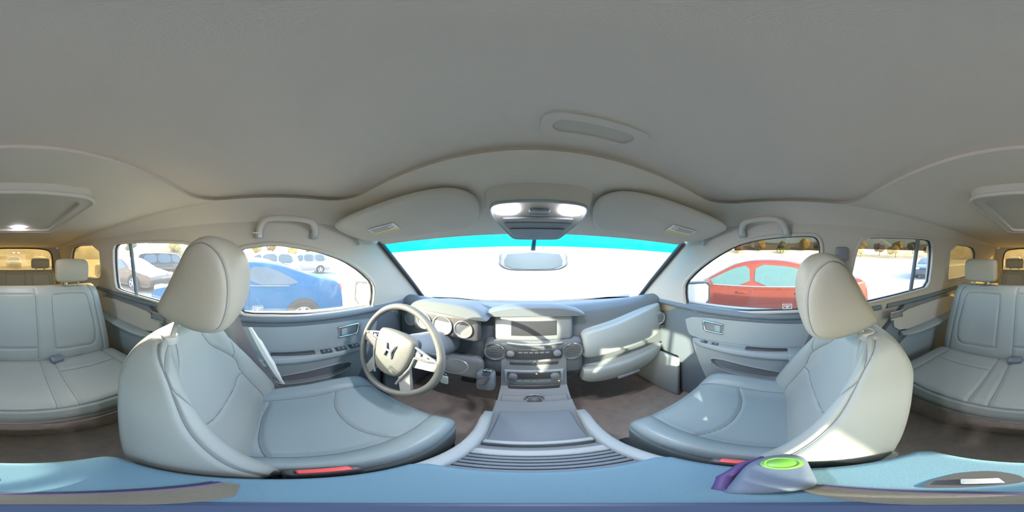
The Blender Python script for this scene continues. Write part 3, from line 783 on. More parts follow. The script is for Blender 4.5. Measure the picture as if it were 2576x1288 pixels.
# driver side lower panels and left vent
m = M(); m.box((CX - .44, .70, -.60), (.46, .06, .16), .03); put('knee_panel', m, MID, dash)
m = M(); m.lathe([(.034, .004), (.040, .010), (.043, .004), (.043, -.01), (.03, -.01)], (CX - .64, .70, -.38), (.1, -1, 0)); put('side_vent', m, MID, dash)
# gear selector to the left of the stack
m = M(); m.box((CX - .19, .63, -.62), (.075, .06, .13), .02); gs = put('gear_gate', m, MID, dash)
m = M(); m.tube([(CX - .175, .61, -.585), (CX - .178, .56, -.555)], .008, 10); m.tube([(CX - .178, .57, -.562), (CX - .18, .54, -.545), (CX - .18, .525, -.535)], [.014, .02, .014], 12); put('gear_lever', m, VDARK, gs)
m = M(); m.box((CX - .175, .60, -.525), (.036, .02, .018), .004); put('lever_button', m, CHROME, gs)
# kick panel trims by the door
for s in (-1, 1):
    m = M(); m.box((CX + s * .70, .80, -.84), (.03, .5, .36), .01); put('kick_panel', m, LIGHT if s > 0 else MID, dash)

# steering wheel
wc = Vector((CX - .405, .355, -.345)); tilt = math.radians(18)
ay = Vector((0, -math.cos(tilt), math.sin(tilt)))   # axis toward the driver
ux = Vector((1, 0, 0)); uz = Vector((0, math.sin(tilt), math.cos(tilt)))
def wp(a, b, c=0): return wc + ux * a + uz * b + ay * c
sw = thing('steering_wheel', wc - uz * .19, 'grey steering wheel with chrome H emblem in front of the driver seat', 'steering wheel')
m = M(); m.tube([wp(.170 * math.cos(a), .170 * math.sin(a)) for a in np.linspace(0, 2 * math.pi, 73)[:-1]], .012, 14, True, up=tuple(ay)); put('rim', m, WHEELM, sw)
hub = [(-.085, .055), (-.055, .075), (0, .08), (.055, .075), (.085, .055), (.075, -.03), (.05, -.085), (0, -.10), (-.05, -.085), (-.075, -.03)]
secs = []
for c_, s in ((-.03, .9), (0, 1.0), (.012, .97), (.02, .85), (.024, .5)):
    secs.append([wp(a * s, b * s, c_) for a, b in hub])
hb = put('airbag_hub', M().loft(secs, 20, 60), WHEELM, sw)
for s in (-1, 1):
    pts = [(s * .06, .045), (s * .12, .028), (s * .176, .02), (s * .178, -.012), (s * .12, -.02), (s * .07, -.03)]
    m = M().prism([pts], lambda a, b: wp(a, b, .006), lambda a, b: wp(a, b, -.008)); sp = put('spoke', m, VDARK if s < 0 else MID, sw, smooth=False)
    m = M(); m.tube([wp(s * .07, .052, .008), wp(s * .12, .036, .009), wp(s * .168, .018, .007), wp(s * .135, .014, .009), wp(s * .09, .012, .012), wp(s * .084, -.03, .012), wp(s * .062, -.085, .01), wp(s * .05, -.12, .004)], .004, 8); put('spoke_trim', m, METALP, sp)
    m = M()
    for k in (0, 1): m.box(wp(s * (.10 + k * .024), .028, .010), (.018, .006, .010), .002)
    put('wheel_button', m, MID, sp)
    m = M().prism([[(s * .045, -.08), (s * .075, -.03), (s * .085, -.06), (s * .11, -.135), (s * .08, -.155)]], lambda a, b: wp(a, b, .004), lambda a, b: wp(a, b, -.008)); put('lower_spoke', m, METALP, sw, smooth=False)
m = M()
for s in (-1, 1): m.tube([wp(s * .021, .030, .027), wp(s * .012, .006, .030), wp(s * .015, -.020, .028)], .0045, 8)
m.box(wp(0, .006, .029), (.026, .005, .007), .001); m.tube([wp(a, b, .026) for a, b in ((-.024, .032), (.024, .032), (.018, -.022), (-.018, -.022))], .0018, 6, True)
put('emblem', m, SILVER, hb, label='chrome H emblem')
col = thing('steering_column', wc - ay * .1 - Vector((0, 0, .06)), 'grey steering column shroud behind the wheel with two stalks', 'steering column')
m = M(); m.tube([wc - ay * .03, wc - ay * .10, wc - ay * .36], [.045, .062, .07], 16); put('shroud', m, MID, col)
for s in (-1, 1):
    m = M(); m.tube([wc - ay * .07 + ux * s * .04, wc - ay * .065 + ux * s * .15 + uz * .015], [.007, .010], 8); put('stalk', m, VDARK, col)
kr = thing('key_ring', (CX - .28, .55, -.50), 'thin wire key ring with grey fob hanging right of the steering column', 'keys')
kc = P(1143, 922, Y=.52)
m = M(); m.tube([(kc.x + .052 * math.cos(a), kc.y + .01 * math.sin(a), kc.z + .034 * math.sin(a) + .012 * math.cos(a)) for a in np.linspace(0, 2 * math.pi, 33)[:-1]], .0012, 6, True, up=(0, 1, 0)); put('wire_loop', m, METALP, kr)
kf = P(1118, 955, Y=.50)
m = M(); m.box(kf, (.03, .012, .05), .006); put('key_fob', m, LIGHT, kr)
m = M(); m.tube([(kf.x + .008 * math.cos(a), kf.y, kf.z + .032 + .008 * math.sin(a)) for a in np.linspace(0, 6.28, 17)[:-1]], .0015, 6, True, up=(0, 1, 0)); put('split_ring', m, CHROME, kr)
for k, (dx, nm) in enumerate(((-.36, 'brake'), (-.24, 'gas'))):
    t = thing(nm + '_pedal', (CX + dx, .9, -1.0), ('wide black rubber brake pedal' if k == 0 else 'narrow black accelerator pedal') + ' in the driver footwell', 'pedal')
    m = M(); m.box((CX + dx, .88, -.88), (.09 if k == 0 else .05, .02, .06 if k == 0 else .14), .008, Matrix.Rotation(-.5, 3, 'X')); put('pedal_pad', m, RUBBER, t)
    m = M(); m.tube([(CX + dx, .89, -.88), (CX + dx, .98, -.72)], .008, 8); put('pedal_arm', m, METALP, t)

# ------------------------------------------------------------------ overhead fittings
oc = thing('overhead_console', (CX + .005, .5, .10), 'grey overhead console between the sun visors with two lit map lamps', 'overhead console')
def zh(y): return .136 - (y - .36) * .305    # underside line of the header console
body = [(-.118, .375), (-.085, .362), (.085, .362), (.118, .375), (.124, .43), (.085, .565), (.07, .578), (-.07, .578), (-.085, .565), (-.124, .43)]
l = [(p.x, p.y) for p in round_poly([Vector((a, b, 0)) for a, b in body], 2)]
secs = [[(CX + .005 + x * k, .47 + (y - .47) * k2, zh(.47 + (y - .47) * k2) + d) for x, y in l] for d, k, k2 in ((-.008, .97, .97), (-.008, 1.0, 1.0), (.004, 1.05, 1.05), (.018, 1.10, 1.12), (.05, 1.14, 1.2))]
m = M(); m.loft(secs, 20, 80); put('housing', m, PILLAR, oc, sharp=60)
m = M(); m.tube([(CX + .005 + x, y, zh(y) - .008) for x, y in l], .004, 8, True); put('housing_rim', m, LIGHT, oc)
lens = []
for s in (-1, 1):
    pts = [(s * .052, .372), (s * .088, .374), (s * .110, .390), (s * .106, .412), (s * .052, .414)]
    l2 = [(p.x, p.y) for p in round_poly([Vector((a, b, 0)) for a, b in pts], 2)]
    m = M(); m.prism([l2], lambda x, y: (CX + .005 + x, y, zh(y) - .013), lambda x, y: (CX + .005 + x, y, zh(y) - .006)); put('map_lamp', m, LAMP, oc, label='lit white lamp lens')
    ld = bpy.data.lights.new('map_lamp_light', 'AREA'); ld.shape = 'RECTANGLE'; ld.size = .07; ld.size_y = .04; ld.energy = .7; ld.color = (.95, .9, 1.0)
    lo = bpy.data.objects.new('map_lamp_light', ld); COL.objects.link(lo); lo.location = (CX + .005 + s * .075, .405, zh(.405) - .016 + H); lo.rotation_euler = (math.radians(-17), 0, 0)
m = M(); m.box((CX + .005, .405, zh(.405) - .010), (.05, .04, .006), .002); m.box((CX + .005, .438, zh(.438) - .010), (.19, .020, .006), .002); put('button_bar', m, MID, oc)
m = M(); m.prism([[(-.098, .458), (.098, .458), (.072, .562), (-.072, .562)]], lambda x, y: (CX + .005 + x, y, zh(y) - .012), lambda x, y: (CX + .005 + x, y, zh(y) - .006)); put('glasses_door', m, MID, oc, smooth=False)
m = M(); m.box((CX + .005, .490, zh(.49) - .014), (.165, .004, .003), .001); put('door_edge', m, DARK, oc)
# rear view mirror
mr = thing('rear_view_mirror', (CX, .60, -.02), 'rear view mirror in the washed out windshield, paled by glare put into its colours', 'mirror')
mc = P(1342, 655, Y=.56)
m = M(); secs = []
for dy, s in ((-.012, .86), (-.008, .97), (.004, 1), (.018, .85), (.026, .5)):
    secs.append([(mc.x + a * s, mc.y + dy, mc.z + b * s) for a, b in ((-.115, -.02), (-.118, .0), (-.105, .026), (0, .034), (.105, .026), (.118, 0), (.115, -.02), (.08, -.034), (0, -.036), (-.08, -.034))])
mh = put('mirror_housing', m.loft(secs, 20, 60), LIGHT, mr)  # light trim on a dark housing, glare put into the colour
m = M(); m.prism([[(mc.x + a * .84, mc.z + b * .82) for a, b in ((-.115, -.02), (-.118, .0), (-.105, .026), (0, .034), (.105, .026), (.118, 0), (.115, -.02), (.08, -.034), (0, -.036), (-.08, -.034))]], lambda x, z: (x, mc.y - .0135, z), lambda x, z: (x, mc.y - .011, z)); put('mirror_glass', m, IMIRR, mh, smooth=False)
m = M(); m.tube([(mc.x, mc.y + .02, mc.z + .01), (mc.x, mc.y + .05, mc.z + .04), (CX, .625, .062)], .009, 10); put('mirror_arm', m, VDARK, mr)

def visor(side, label):
    S = side; f = lambda x, y, z: (CX + S * x, y, z)
    pts = [(.615, .25, .108), (.56, .225, .122), (.40, .262, .142), (.22, .305, .156), (.155, .34, .150), (.145, .40, .132), (.20, .495, .098), (.30, .49, .088), (.45, .45, .076), (.575, .395, .068), (.62, .33, .082)]
    A = np.array(pts); c = A.mean(0); secs = []
    for dz, s in ((.010, .90), (.006, .98), (0, 1.0), (-.006, .98), (-.009, .90), (-.010, .6), (-.010, .2)):
        secs.append([f(*(c[:2] + (p[:2] - c[:2]) * s), c[2] + (p[2] - c[2]) * s + dz) for p in A])
    t = thing('sun_visor', f(.4, .3, .12), label, 'sun visor')
    put('visor_pad', M().loft(secs, 30, 90), PILLAR, t)
    # warning label: white card with yellow heading and text lines
    def onv(x, y, d):
        # plane through three visor corners
        p0, p1, p2 = A[1], A[4], A[8]
        n = np.cross(p1 - p0, p2 - p0); z = p0[2] - (n[0] * (x - p0[0]) + n[1] * (y - p0[1])) / n[2]
        return f(x, y, z - .0135 - d)
    u = np.array([-.975, .2]); v = np.array([.2, .975]); o = np.array([.50, .315])
    def card(a0, a1, b0, b1, d, mt, nm, par):
        q = [o + u * a + v * b for a, b in ((a0, b0), (a1, b0), (a1, b1), (a0, b1))]
        m = M(); m.add([onv(p[0], p[1], d) for p in q] + [onv(p[0], p[1], d - .002) for p in q], [(0, 1, 2, 3), (7, 6, 5, 4), (0, 1, 5, 4), (1, 2, 6, 5), (2, 3, 7, 6), (3, 0, 4, 7)])
        return m
    lb = put('warning_label', card(0, .11, 0, .045, .0005, LABELW, '', t), LABELW, t, smooth=False)
    put('label_heading', card(0, .11, .034, .045, .001, LABELY, '', lb), LABELY, lb, smooth=False)
    m = M()
    for k in range(4):
        b = .005 + k * .0068; c2 = card(.006, .10 - (k % 2) * .02, b, b + .002, .001, INK, '', lb); m.add(c2.v, c2.f)
    put('label_text_lines', m, INK, lb, smooth=False)
    m = M(); m.tube([f(.60, .33, .105), f(.63, .35, .075), f(.635, .36, .05)], .008, 8); put('visor_pivot', m, LIGHT, t)
visor(-1, 'folded sun visor above the driver, pale grey with a warning label')
visor(1, 'folded sun visor above the front passenger with a sunlit warning label')

def grab(side, y0, y1, z0, z1, label):
    S = side
    t = thing('grab_handle', (sx(.1, S), (y0 + y1) / 2, .1), label, 'grab handle')
    X = lambda z, d: sx(z, S) - S * d
    pts = [(X(z0, .012), y0, z0), (X(z0, .028), y0 + .004, z0 + (z1 - z0) * .45), (X(z1, .045), y0 + .022, z1 - .008), (X(z1, .05), y0 + .055, z1), (X(z1, .05), (y0 + y1) / 2, z1), (X(z1, .05), y1 - .055, z1 - .004), (X(z1, .045), y1 - .022, z1 - .012), (X(z0, .028), y1 - .004, z0 + (z1 - z0) * .4), (X(z0, .012), y1, z0)]
    q = [tuple(p) for p in cr(np.array(pts), 40, False)]
    m = M(); m.tube(q, [.013 if 4 < i < 35 else .012 for i in range(40)], 12, flat=.8); put('handle_bar', m, PILLAR, t)
    for y in (y0, y1):
        m = M(); m.box((X(z0, .008), y, z0 + .005), (.022, .034, .04), .008); put('mount_cap', m, LIGHT, t)
a, b = PS(652, 585, -1), PS(790, 585, -1)
grab(-1, a.y, b.y, .082, .135, 'grab handle above the driver window with chipped white mount')
m = M(); m.box((sx(.075, -1) + .02, a.y + .004, .078), (.006, .014, .016), .002); m.box((sx(.085, -1) + .024, a.y - .010, .087), (.005, .022, .004), .001)
g0 = [o for o in COL.objects if o.name.startswith('grab_handle') and o.parent is None][0]
put('chipped_edge', m, LABELW, g0)
a, b = PS(1978, 582, 1), PS(1868, 582, 1)
grab(1, a.y, b.y, .092, .142, 'grab handle above the front passenger window')
for n_, (s, lab) in enumerate(((-1, 'grab handle above the rear door window behind the driver'), (1, 'grab handle above the rear door window behind the passenger'))):
    pass

# rear roof console with vent and lamp
rc = thing('rear_roof_console', (CX - .02, -.62, .17), 'long grey roof console over the second row with a small lit lamp', 'roof console')
m = M(); fr = rrect(-.235, .215, -1.08, -.42, .06); fi = rrect(-.20, .18, -1.04, -.46, .045)
zr = lambda y: .196 - .018 * max(0, (-.3 - y) / 1.0) ** 1.2
m.prism([fr, fi[::-1]], lambda x, y: (x, y, zr(y) - .022), lambda x, y: (x, y, zr(y) + .01)); m.tube([(x, y, zr(y) - .020) for x, y in fr], .007, 8, True); put('frame', m, PILLAR, rc, sharp=60)
m = M(); m.prism([fi], lambda x, y: (x, y, zr(y) - .008), lambda x, y: (x, y, zr(y) + .004)); put('screen_lid', m, PILLAR, rc)
m = M(); m.box((-.01, -.98, zr(-.98) - .014), (.07, .05, .012), .004); put('dome_lamp', m, LAMP, rc, label='small lit white lamp')
ld = bpy.data.lights.new('rear_lamp_light', 'AREA'); ld.size = .05; ld.energy = .3; ld.color = (1, .92, .95)
lo = bpy.data.objects.new('rear_lamp_light', ld); COL.objects.link(lo); lo.location = (-.01, -.98, zr(-.98) - .024 + H)

# ------------------------------------------------------------------ second and third rows
bn = thing('second_row_bench', (CX, -.8, -1.05), 'light grey leather bench of the second row across the car', 'bench seat')
def bench(tn, y_front, y_junc, y_top, z_c, z_top, hw, lean, mt):
    rows = [(y_junc - .08, hw * .97, z_c - .10, z_c - .14), (y_junc, hw * .985, z_c - .012, z_c - .15), (y_junc + .1, hw, z_c, z_c - .15), ((y_junc + y_front) / 2, hw, z_c + .004, z_c - .15),
            (y_front - .07, hw, z_c + .004, z_c - .15), (y_front - .02, hw * .995, z_c - .012, z_c - .14), (y_front, hw * .98, z_c - .05, z_c - .12), (y_front + .004, hw * .9, z_c - .07, z_c - .10)]
    secs = []
    for y, w, zt, zb in rows:
        h = [(.2, zt), (.4, zt), (.62, zt), (.8, zt + .006), (.95, zt + .004), (.995, zt - .025), (1, (zt + zb) / 2), (.97, zb), (.5, zb)]
        loop = [(0, zt)] + h + [(0, zb)] + [(-a, z) for a, z in h[::-1]]
        secs.append([(CX + a * w, y, z) for a, z in loop])
    seams = [[(1, k), (3, k), (5.2, k)] for k in (1.15, -1.15, 1.75, -1.75, 4.3, -4.3)] + [[(5.2, k) for k in np.linspace(-5.5, 5.5, 12)]] + [[(2.4, k) for k in (1.8, 2.5, 3.3, 4.2)], [(2.4, -k) for k in (1.8, 2.5, 3.3, 4.2)]]
    put('seat_cushion', M().loft(secs, 90, 240, seams, .006, .008), mt, tn, sharp=180)
    dz = z_top - z_c
    rows = [(z_c - .06, y_junc - .11, y_junc - .02, hw * .95), (z_c, y_junc - .13, y_junc, hw * .97), (z_c + dz * .3, y_junc - .13 - lean * .3, y_junc + .0 - lean * .3, hw * .97), (z_c + dz * .6, y_junc - .13 - lean * .6, y_junc + .0 - lean * .6, hw * .95),
            (z_c + dz * .88, y_junc - .12 - lean * .88, y_junc - .0 - lean * .88, hw * .92), (z_c + dz * .97, y_junc - .11 - lean, y_junc - .025 - lean, hw * .90), (z_top, y_junc - .09 - lean, y_junc - .05 - lean, hw * .86)]
    secs = []
    for z, yb, yf, w in rows:
        h = [(.2, yf), (.4, yf), (.62, yf - .008), (.8, yf + .004), (.95, yf - .003), (.995, yf - .03), (1, (yf + yb) / 2), (.97, yb), (.5, yb)]
        loop = [(0, yf)] + h + [(0, yb)] + [(-a, q) for a, q in h[::-1]]
        secs.append([(CX + a * w, y, z) for a, y in loop])
    seams = [[(1, k), (3, k), (5.4, k)] for k in (1.15, -1.15, 4.6, -4.6)] + [[(1.5, s * 2.0), (3.9, s * 2.05), (4.15, s * 2.4), (4.15, s * 3.6), (3.8, s * 4.1), (1.7, s * 4.1), (1.45, s * 3), (1.5, s * 2.0)] for s in (1, -1)] + [[(4.3, -1.15), (4.3, 0), (4.3, 1.15)], [(1.6, -1.15), (1.6, 0), (1.6, 1.15)]]
    return put('backrest', M().loft(secs, 110, 240, seams, .006, .008), mt, tn, sharp=180)
bb = bench(bn, -.47, -.90, -1.08, -.665, -.205, .63, .12, BACKL)
m = M(); m.box((CX, -.68, -.89), (1.16, .34, .28), .03); put('bench_base', m, CARPET, bn)
m = M(); m.tube([(CX - .50, -.478, -.775), (CX - .2, -.468, -.775), (CX + .1, -.466, -.775)], .003, 8); m.tube([(CX - .52, -.478, -.815), (CX - .1, -.468, -.815)], .002, 8); put('trim_line', m, METALP, bn, label='thin bright trim lines under the cushion front')
def hrest(par, xc, y, z0, z1, w, mt):
    secs = []; zc = (z0 + z1) / 2; hh = (z1 - z0) / 2
    for x, s in ((-1, .5), (-.97, .78), (-.88, .92), (-.5, 1), (.5, 1), (.88, .92), (.97, .78), (1, .5)):
        secs.append([(xc + x * w, y + a * s, zc + b * hh * s) for a, b in ((.045, -.6), (.05, .2), (.035, .85), (0, 1), (-.035, .85), (-.045, 0), (-.04, -.8), (0, -1), (.035, -.9))])
    h = put('headrest', M().loft(secs, 40, 50), mt, par)
    for s in (-1, 1):
        m = M(); m.tube([(xc + s * .05, y, z0 - .05), (xc + s * .05, y, z0 + .02)], .006, 8); put('headrest_post', m, BEIGE, h)
for xx in (-.40, .40): hrest(bn, CX + xx, -1.09, -.185, -.02, .115, HLEATH)
for k, xx in enumerate((-.235, .12)):
    t = thing('belt_buckle', (CX + xx, -.86, -.66), 'dark rear belt buckle lying at the back of the second row, ' + ('driver side' if k == 0 else 'passenger side'), 'seat belt buckle')
    m = M(); m.box((CX + xx, -.865, -.650), (.075, .05, .028), .010, Matrix.Rotation(.3, 3, 'Z')); put('buckle_body', m, DARK, t)
    m = M(); m.box((CX + xx + .025, -.85, -.645), (.02, .03, .02), .004); put('buckle_tab', m, MID, t)
tr_ = thing('third_row_bench', (CX, -1.8, -1.0), 'third row bench seat in shade below the rear window', 'bench seat')
bench(tr_, -1.50, -1.82, -1.95, -.62, -.17, .52, .10, HLEATH)
m = M(); m.box((CX, -1.65, -.88), (1.0, .3, .30), .03); put('bench_base', m, CARPET, tr_)
for xx in (-.30, .30): hrest(tr_, CX + xx, -1.96, -.15, -.03, .11, HLEATH)
# wheel arch ledges and cargo side trim
for s in (-1, 1):
    m = M(); m.box((CX + s * .67, -1.9, -.72), (.16, .95, .64), .05)
    put('trim_%d' % (1 if s < 0 else 2), m, PILLAR, kind='structure', label='moulded side trim beside the third row, ' + ('driver side' if s < 0 else 'passenger side'), cat='side trim')

# ------------------------------------------------------------------ own bonnet and door mirrors
m = M()
G = []
for y in np.linspace(1.22, 2.2, 10):
    f = (y - 1.12) / 1.08; G.append([(CX + u * (.80 - .06 * f), y - .10 * u * u * f, -.37 - .02 * u * u - .10 * f ** 2) for u in np.linspace(-1, 1, 13)])
m.grid(G, (0, 0, -.03))
PAINT = mat('own_car_paint', (.35, .37, .39), .3, metal=.5, coat=.6)
put('car_hood', m, PAINT, loc=(CX, 1.6, -.4), label='grey hood of the car ahead of the windshield', cat='car hood')
def doormirror(side, label):
    S = side
    c = P(1752, 741, X=.93) if S > 0 else Vector((-.90, .60, -.262))
    t = thing('door_mirror', (c.x, c.y, c.z - .09), label, 'mirror')
    pr = [(-.105, -.03), (-.10, .07), (-.08, .088), (.075, .082), (.10, .06), (.095, -.05), (.055, -.088), (-.06, -.085), (-.095, -.06)]
    ang = -S * math.radians(30)
    def q(a, b, d): 
        a2, d2 = a * math.cos(ang) - d * math.sin(ang), a * math.sin(ang) + d * math.cos(ang)
        return Vector((c.x + a2, c.y + d2, c.z + b))
    secs = [[q(a * s, b * s, d) for a, b in pr] for d, s in ((-.01, .9), (-.008, 1), (.03, 1.02), (.08, .8), (.11, .4))]
    h = put('mirror_housing', M().loft(secs, 24, 70), VDARK, t)
    m = M(); m.prism([[(a * .88, b * .88) for a, b in pr]], lambda a, b: q(a, b, -.0125), lambda a, b: q(a, b, -.0095)); put('mirror_glass', m, MIRR, h, smooth=False)
    m = M(); m.tube([q(-S * .08, -.04, .04), Vector((CX + S * .79, c.y - .0, -.31))], .022, 10); put('mirror_arm', m, VDARK, t)
doormirror(1, 'passenger door mirror outside the window, in front of the red car')
doormirror(-1, 'driver door mirror outside the window, lost in the sun glare')

# ------------------------------------------------------------------ outside
G0 = -H
ASPH = mat('asphalt', (.40, .37, .34), .9, bump=.5, bscale=60, var=.25, vscale=2)
m = M(); m.grid([[(x, y, G0) for x in np.linspace(-120, 120, 9)] for y in np.linspace(-120, 120, 9)])
put('ground', m, ASPH, kind='structure', label='sunlit asphalt of the parking lot', cat='ground')
PAVE = mat('pale_concrete', (.50, .47, .42), .9, bump=.4, bscale=40, var=.15, vscale=3)
m = M(); m.box((14, -12, G0 + .05), (3, 60, .1), .03); put('sidewalk', m, PAVE, kind='structure', label='pale concrete strip across the parking lot', cat='sidewalk')
HILL = mat('dry_hillside', (.33, .26, .15), 1, bump=1, bscale=3, var=.4, vscale=.3)
random.seed(7)
m = M(); G = []
for r, h in ((70, 0), (80, 3.0), (95, 6.5), (115, 9.5), (140, 0)):
    G.append([(r * math.sin(a), r * math.cos(a), G0 + h * (1 + .25 * math.sin(a * 5) + .15 * math.sin(a * 11)) - .1) for a in np.linspace(0, 2 * math.pi, 97)])
m.grid(G); put('hills', m, HILL, kind='structure', label='low dry hillside around the parking lot', cat='hills')

CGL = mat('car_window_glass', (.10, .13, .14), .06, spec=.8, coat=1)
CGB = mat('car_window_bright', (.04, .085, .09), .2, spec=.3, coat=0)
TYRE = mat('tyre_rubber', (.035, .035, .035), .8)
ALLOY = mat('alloy_wheel', (.75, .75, .76), .3, metal=.7)
TAILR = mat('tail_lamp', (.75, .08, .06), .2, coat=1)
HEADL = mat('head_lamp', (.8, .82, .85), .15, coat=1)
PROF = {
 'sedan': [(2.28, .45), (2.26, .62), (2.1, .74), (1.6, .86), (1.12, .96), (.75, 1.17), (.35, 1.36), (0, 1.43), (-.5, 1.43), (-.95, 1.35), (-1.35, 1.19), (-1.65, 1.08), (-2.0, 1.05), (-2.22, .98), (-2.28, .6), (-2.27, .42)],
 'fastback': [(2.28, .45), (2.26, .62), (2.1, .74), (1.6, .86), (1.12, .96), (.75, 1.15), (.35, 1.33), (0, 1.40), (-.5, 1.40), (-.95, 1.33), (-1.35, 1.21), (-1.75, 1.09), (-2.05, 1.02), (-2.22, .95), (-2.28, .6), (-2.27, .42)],
 'suv': [(2.28, .5), (2.26, .78), (2.1, .95), (1.6, 1.02), (1.2, 1.10), (.85, 1.35), (.5, 1.62), (.1, 1.70), (-.6, 1.72), (-1.3, 1.71), (-1.9, 1.66), (-2.1, 1.45), (-2.2, 1.15), (-2.25, 1.0), (-2.28, .7), (-2.27, .45)],
}
def car(loc, yaw, paint, style, label, glassm=None, detail=True, group=None, wid=.9, ln=1.0):
    prof = np.array(PROF[style]) ; gl = glassm or CGL
    belt = {'sedan': .93, 'fastback': .95, 'suv': 1.05}[style]; ztop = prof[:, 1].max()
    t = bpy.data.objects.new('parked_car', None); t.empty_display_size = .3; COL.objects.link(t)
    t.location = (loc[0], loc[1], 0); t.rotation_euler = (0, 0, yaw); t.scale = (1, ln, 1); WL[t.name] = Vector((0, 0, 0)); tag(t, label, 'car', None, group)
    def hw(y): return wid * (1 - .10 * max(0, (abs(y) - 1.3) / 1.0) ** 2.2)
    def fxx(y, z):
        w = hw(y)
        if z <= belt: return w * (1 - .035 * ((z - .6) / .35) ** 2 * (1 if z < .6 else .5))
        return w * .985 - .42 * (z - belt)
    secs = []
    for y, zt in prof:
        zb = .22 if abs(y) < 2.2 else .32
        zs = min(belt, zt - .05); loop = []
        top = max(zt - .07, zs + .001)
        lv = [(zb, .90), (zb + .05, .98), (.5 * (zb + zs), 1), (zs - .06, 1), (zs, 1)]
        right = [(fxx(y, z) * k, z) for z, k in lv] + [(fxx(y, (zs + top) / 2), (zs + top) / 2), (fxx(y, top), top), (max(fxx(y, zt), .2) * .90, zt - .018), (max(fxx(y, zt), .2) * .5, zt)]
        loop = [(0, zb)] + right + [(0, zt + .005)] + [(-a, b) for a, b in right[::-1]]
        secs.append([(a, y, b) for a, b in loop])
    put('body', M().loft(secs, 60, 80), paint, t, sharp=50)
    # side glass
    tp = lambda y: float(np.interp(-y, -prof[:, 0], prof[:, 1])) - .075
    gsets = {'sedan': [[(.98, .0), (.40, 1), (.06, 1), (.02, 0)], [(-.06, 0), (-.06, 1), (-.75, 1), (-1.0, .85), (-1.12, 0)]],
             'fastback': [[(.98, .0), (.40, 1), (-.1, 1), (-.25, 0)], [(-.33, 0), (-.28, 1), (-.75, 1), (-1.1, .7), (-1.35, .08)]],
             'suv': [[(1.0, .0), (.52, 1), (.1, 1), (.1, 0)], [(.02, 0), (.02, 1), (-.85, 1), (-.85, 0)], [(-.93, 0), (-.93, 1), (-1.7, 1), (-1.85, 0)]]}[style]
    for s in (-1, 1):
        for gs_ in gsets:
            pts = []
            for y, f in gs_:
                z = belt + .02 + (tp(y) - belt - .03) * f; pts.append((y, z))
            l = round_poly([Vector((a, b, 0)) for a, b in pts], 1)
            m = M().prism([[(p.x, p.y) for p in l]], lambda y, z: (s * (fxx(y, z) + .014), y, z), lambda y, z: (s * (fxx(y, z) - .03), y, z)); put('side_window', m, gl, t, smooth=False)
    # windscreens
    def scr(y0, y1, nm):
        G = []
        for y in np.linspace(y0, y1, 8):
            z = float(cr_at(prof[:, 1], np.array([np.interp(-y, -prof[:, 0], np.arange(len(prof)))]), False)[0])
            w = max(fxx(y, z), .3) * .86
            G.append([(w * u, y, z + .016 - .02 * u ** 4) for u in np.linspace(-1, 1, 9)])
        put(nm, M().grid(G, (0, 0, -.02)), gl, t)
    if style != 'suv': scr(1.05, .42, 'windscreen'); scr(-1.0, -1.58, 'rear_glass')
    else: scr(1.12, .55, 'windscreen'); scr(-1.95, -2.12, 'rear_glass')
    for s in (-1, 1):
        for y in (1.38, -1.38):
            m = M(); m.lathe([(.36, -.012), (.365, .0), (.36, .006), (0, .006)], (s * (fxx(y, .5) + .010), y, .36), (s, 0, 0), 40); put('wheel_arch', m, RUBBER, t)
            R = .33
            m = M(); m.lathe([(R - .02, -.20), (R, -.18), (R, -.03), (R - .025, -.002), (R - .10, .002), (R - .105, -.02), (0, -.03)], (s * (fxx(y, .4) + .032), y, R), (s, 0, 0), 40); wh = put('wheel', m, TYRE, t)
            m = M(); xw = s * (fxx(y, .4) + .030)
            for k in range(5):
                a = 2 * math.pi * k / 5 + .3
                for da in (-.13, .13):
                    m.tube([(xw, y + .04 * math.cos(a + da), R + .04 * math.sin(a + da)), (xw, y + .215 * math.cos(a + da), R + .215 * math.sin(a + da))], [.028, .022], 6)
            m.tube([(xw - s * .004, y + .218 * math.cos(a), R + .218 * math.sin(a)) for a in np.linspace(0, 2 * math.pi, 33)[:-1]], .012, 6, True, up=(1, 0, 0))
            m.lathe([(.055, 0), (.05, .012), (0, .014)], (xw, y, R), (s, 0, 0), 20); put('wheel_rim', m, ALLOY, wh)
        if detail:
            m = M(); m.tube([(s * (fxx(y, belt) + .016), y, belt + .012) for y in (1.0, .5, 0, -.5, -1.1)], .010, 6); put('belt_moulding', m, CHROME, t)
            for y in ((.18, -.9) if style != 'fastback' else (-.05,)):
                m = M(); m.tube([(s * (fxx(y, .82) + .004), y + .10, .82), (s * (fxx(y, .82) + .035), y + .07, .825), (s * (fxx(y, .82) + .035), y - .07, .825), (s * (fxx(y, .82) + .004), y - .10, .82)], .014, 8); put('door_handle', m, paint, t)
            m = M(); m.box((s * (hw(.8) + .09), .82, belt + .04), (.18, .10, .13), .04); put('side_mirror', m, paint, t)
            for y in ((1.0, -.02, -1.05) if style != 'fastback' else (1.0, -.3)):
                m = M(); m.tube([(s * (fxx(y, z) + .0015), y, z) for z in np.linspace(.36, belt, 7)], .004, 5); put('door_gap', m, RUBBER, t)
        m = M(); m.box((s * hw(2.1) * .72, 2.16, .70), (.34, .20, .14), .05); put('headlamp', m, HEADL, t)
        m = M(); m.box((s * (hw(2.1) * .80), -2.19, .86), (.28, .20, .17), .05); put('tail_lamp', m, TAILR, t)
    m = M(); m.box((0, 2.27, .42), (1.2, .05, .22), .03); put('front_grille', m, VDARK, t)
    m = M(); m.box((0, -2.285, .66), (.32, .02, .13), .01); put('license_plate', m, LABELW, t)
    return t
BLUE = mat('blue_paint', (.001, .13, .29), .45, spec=.12, coat=0)
REDP = mat('red_paint', (.10, .020, .010), .4, spec=.25, coat=.05)
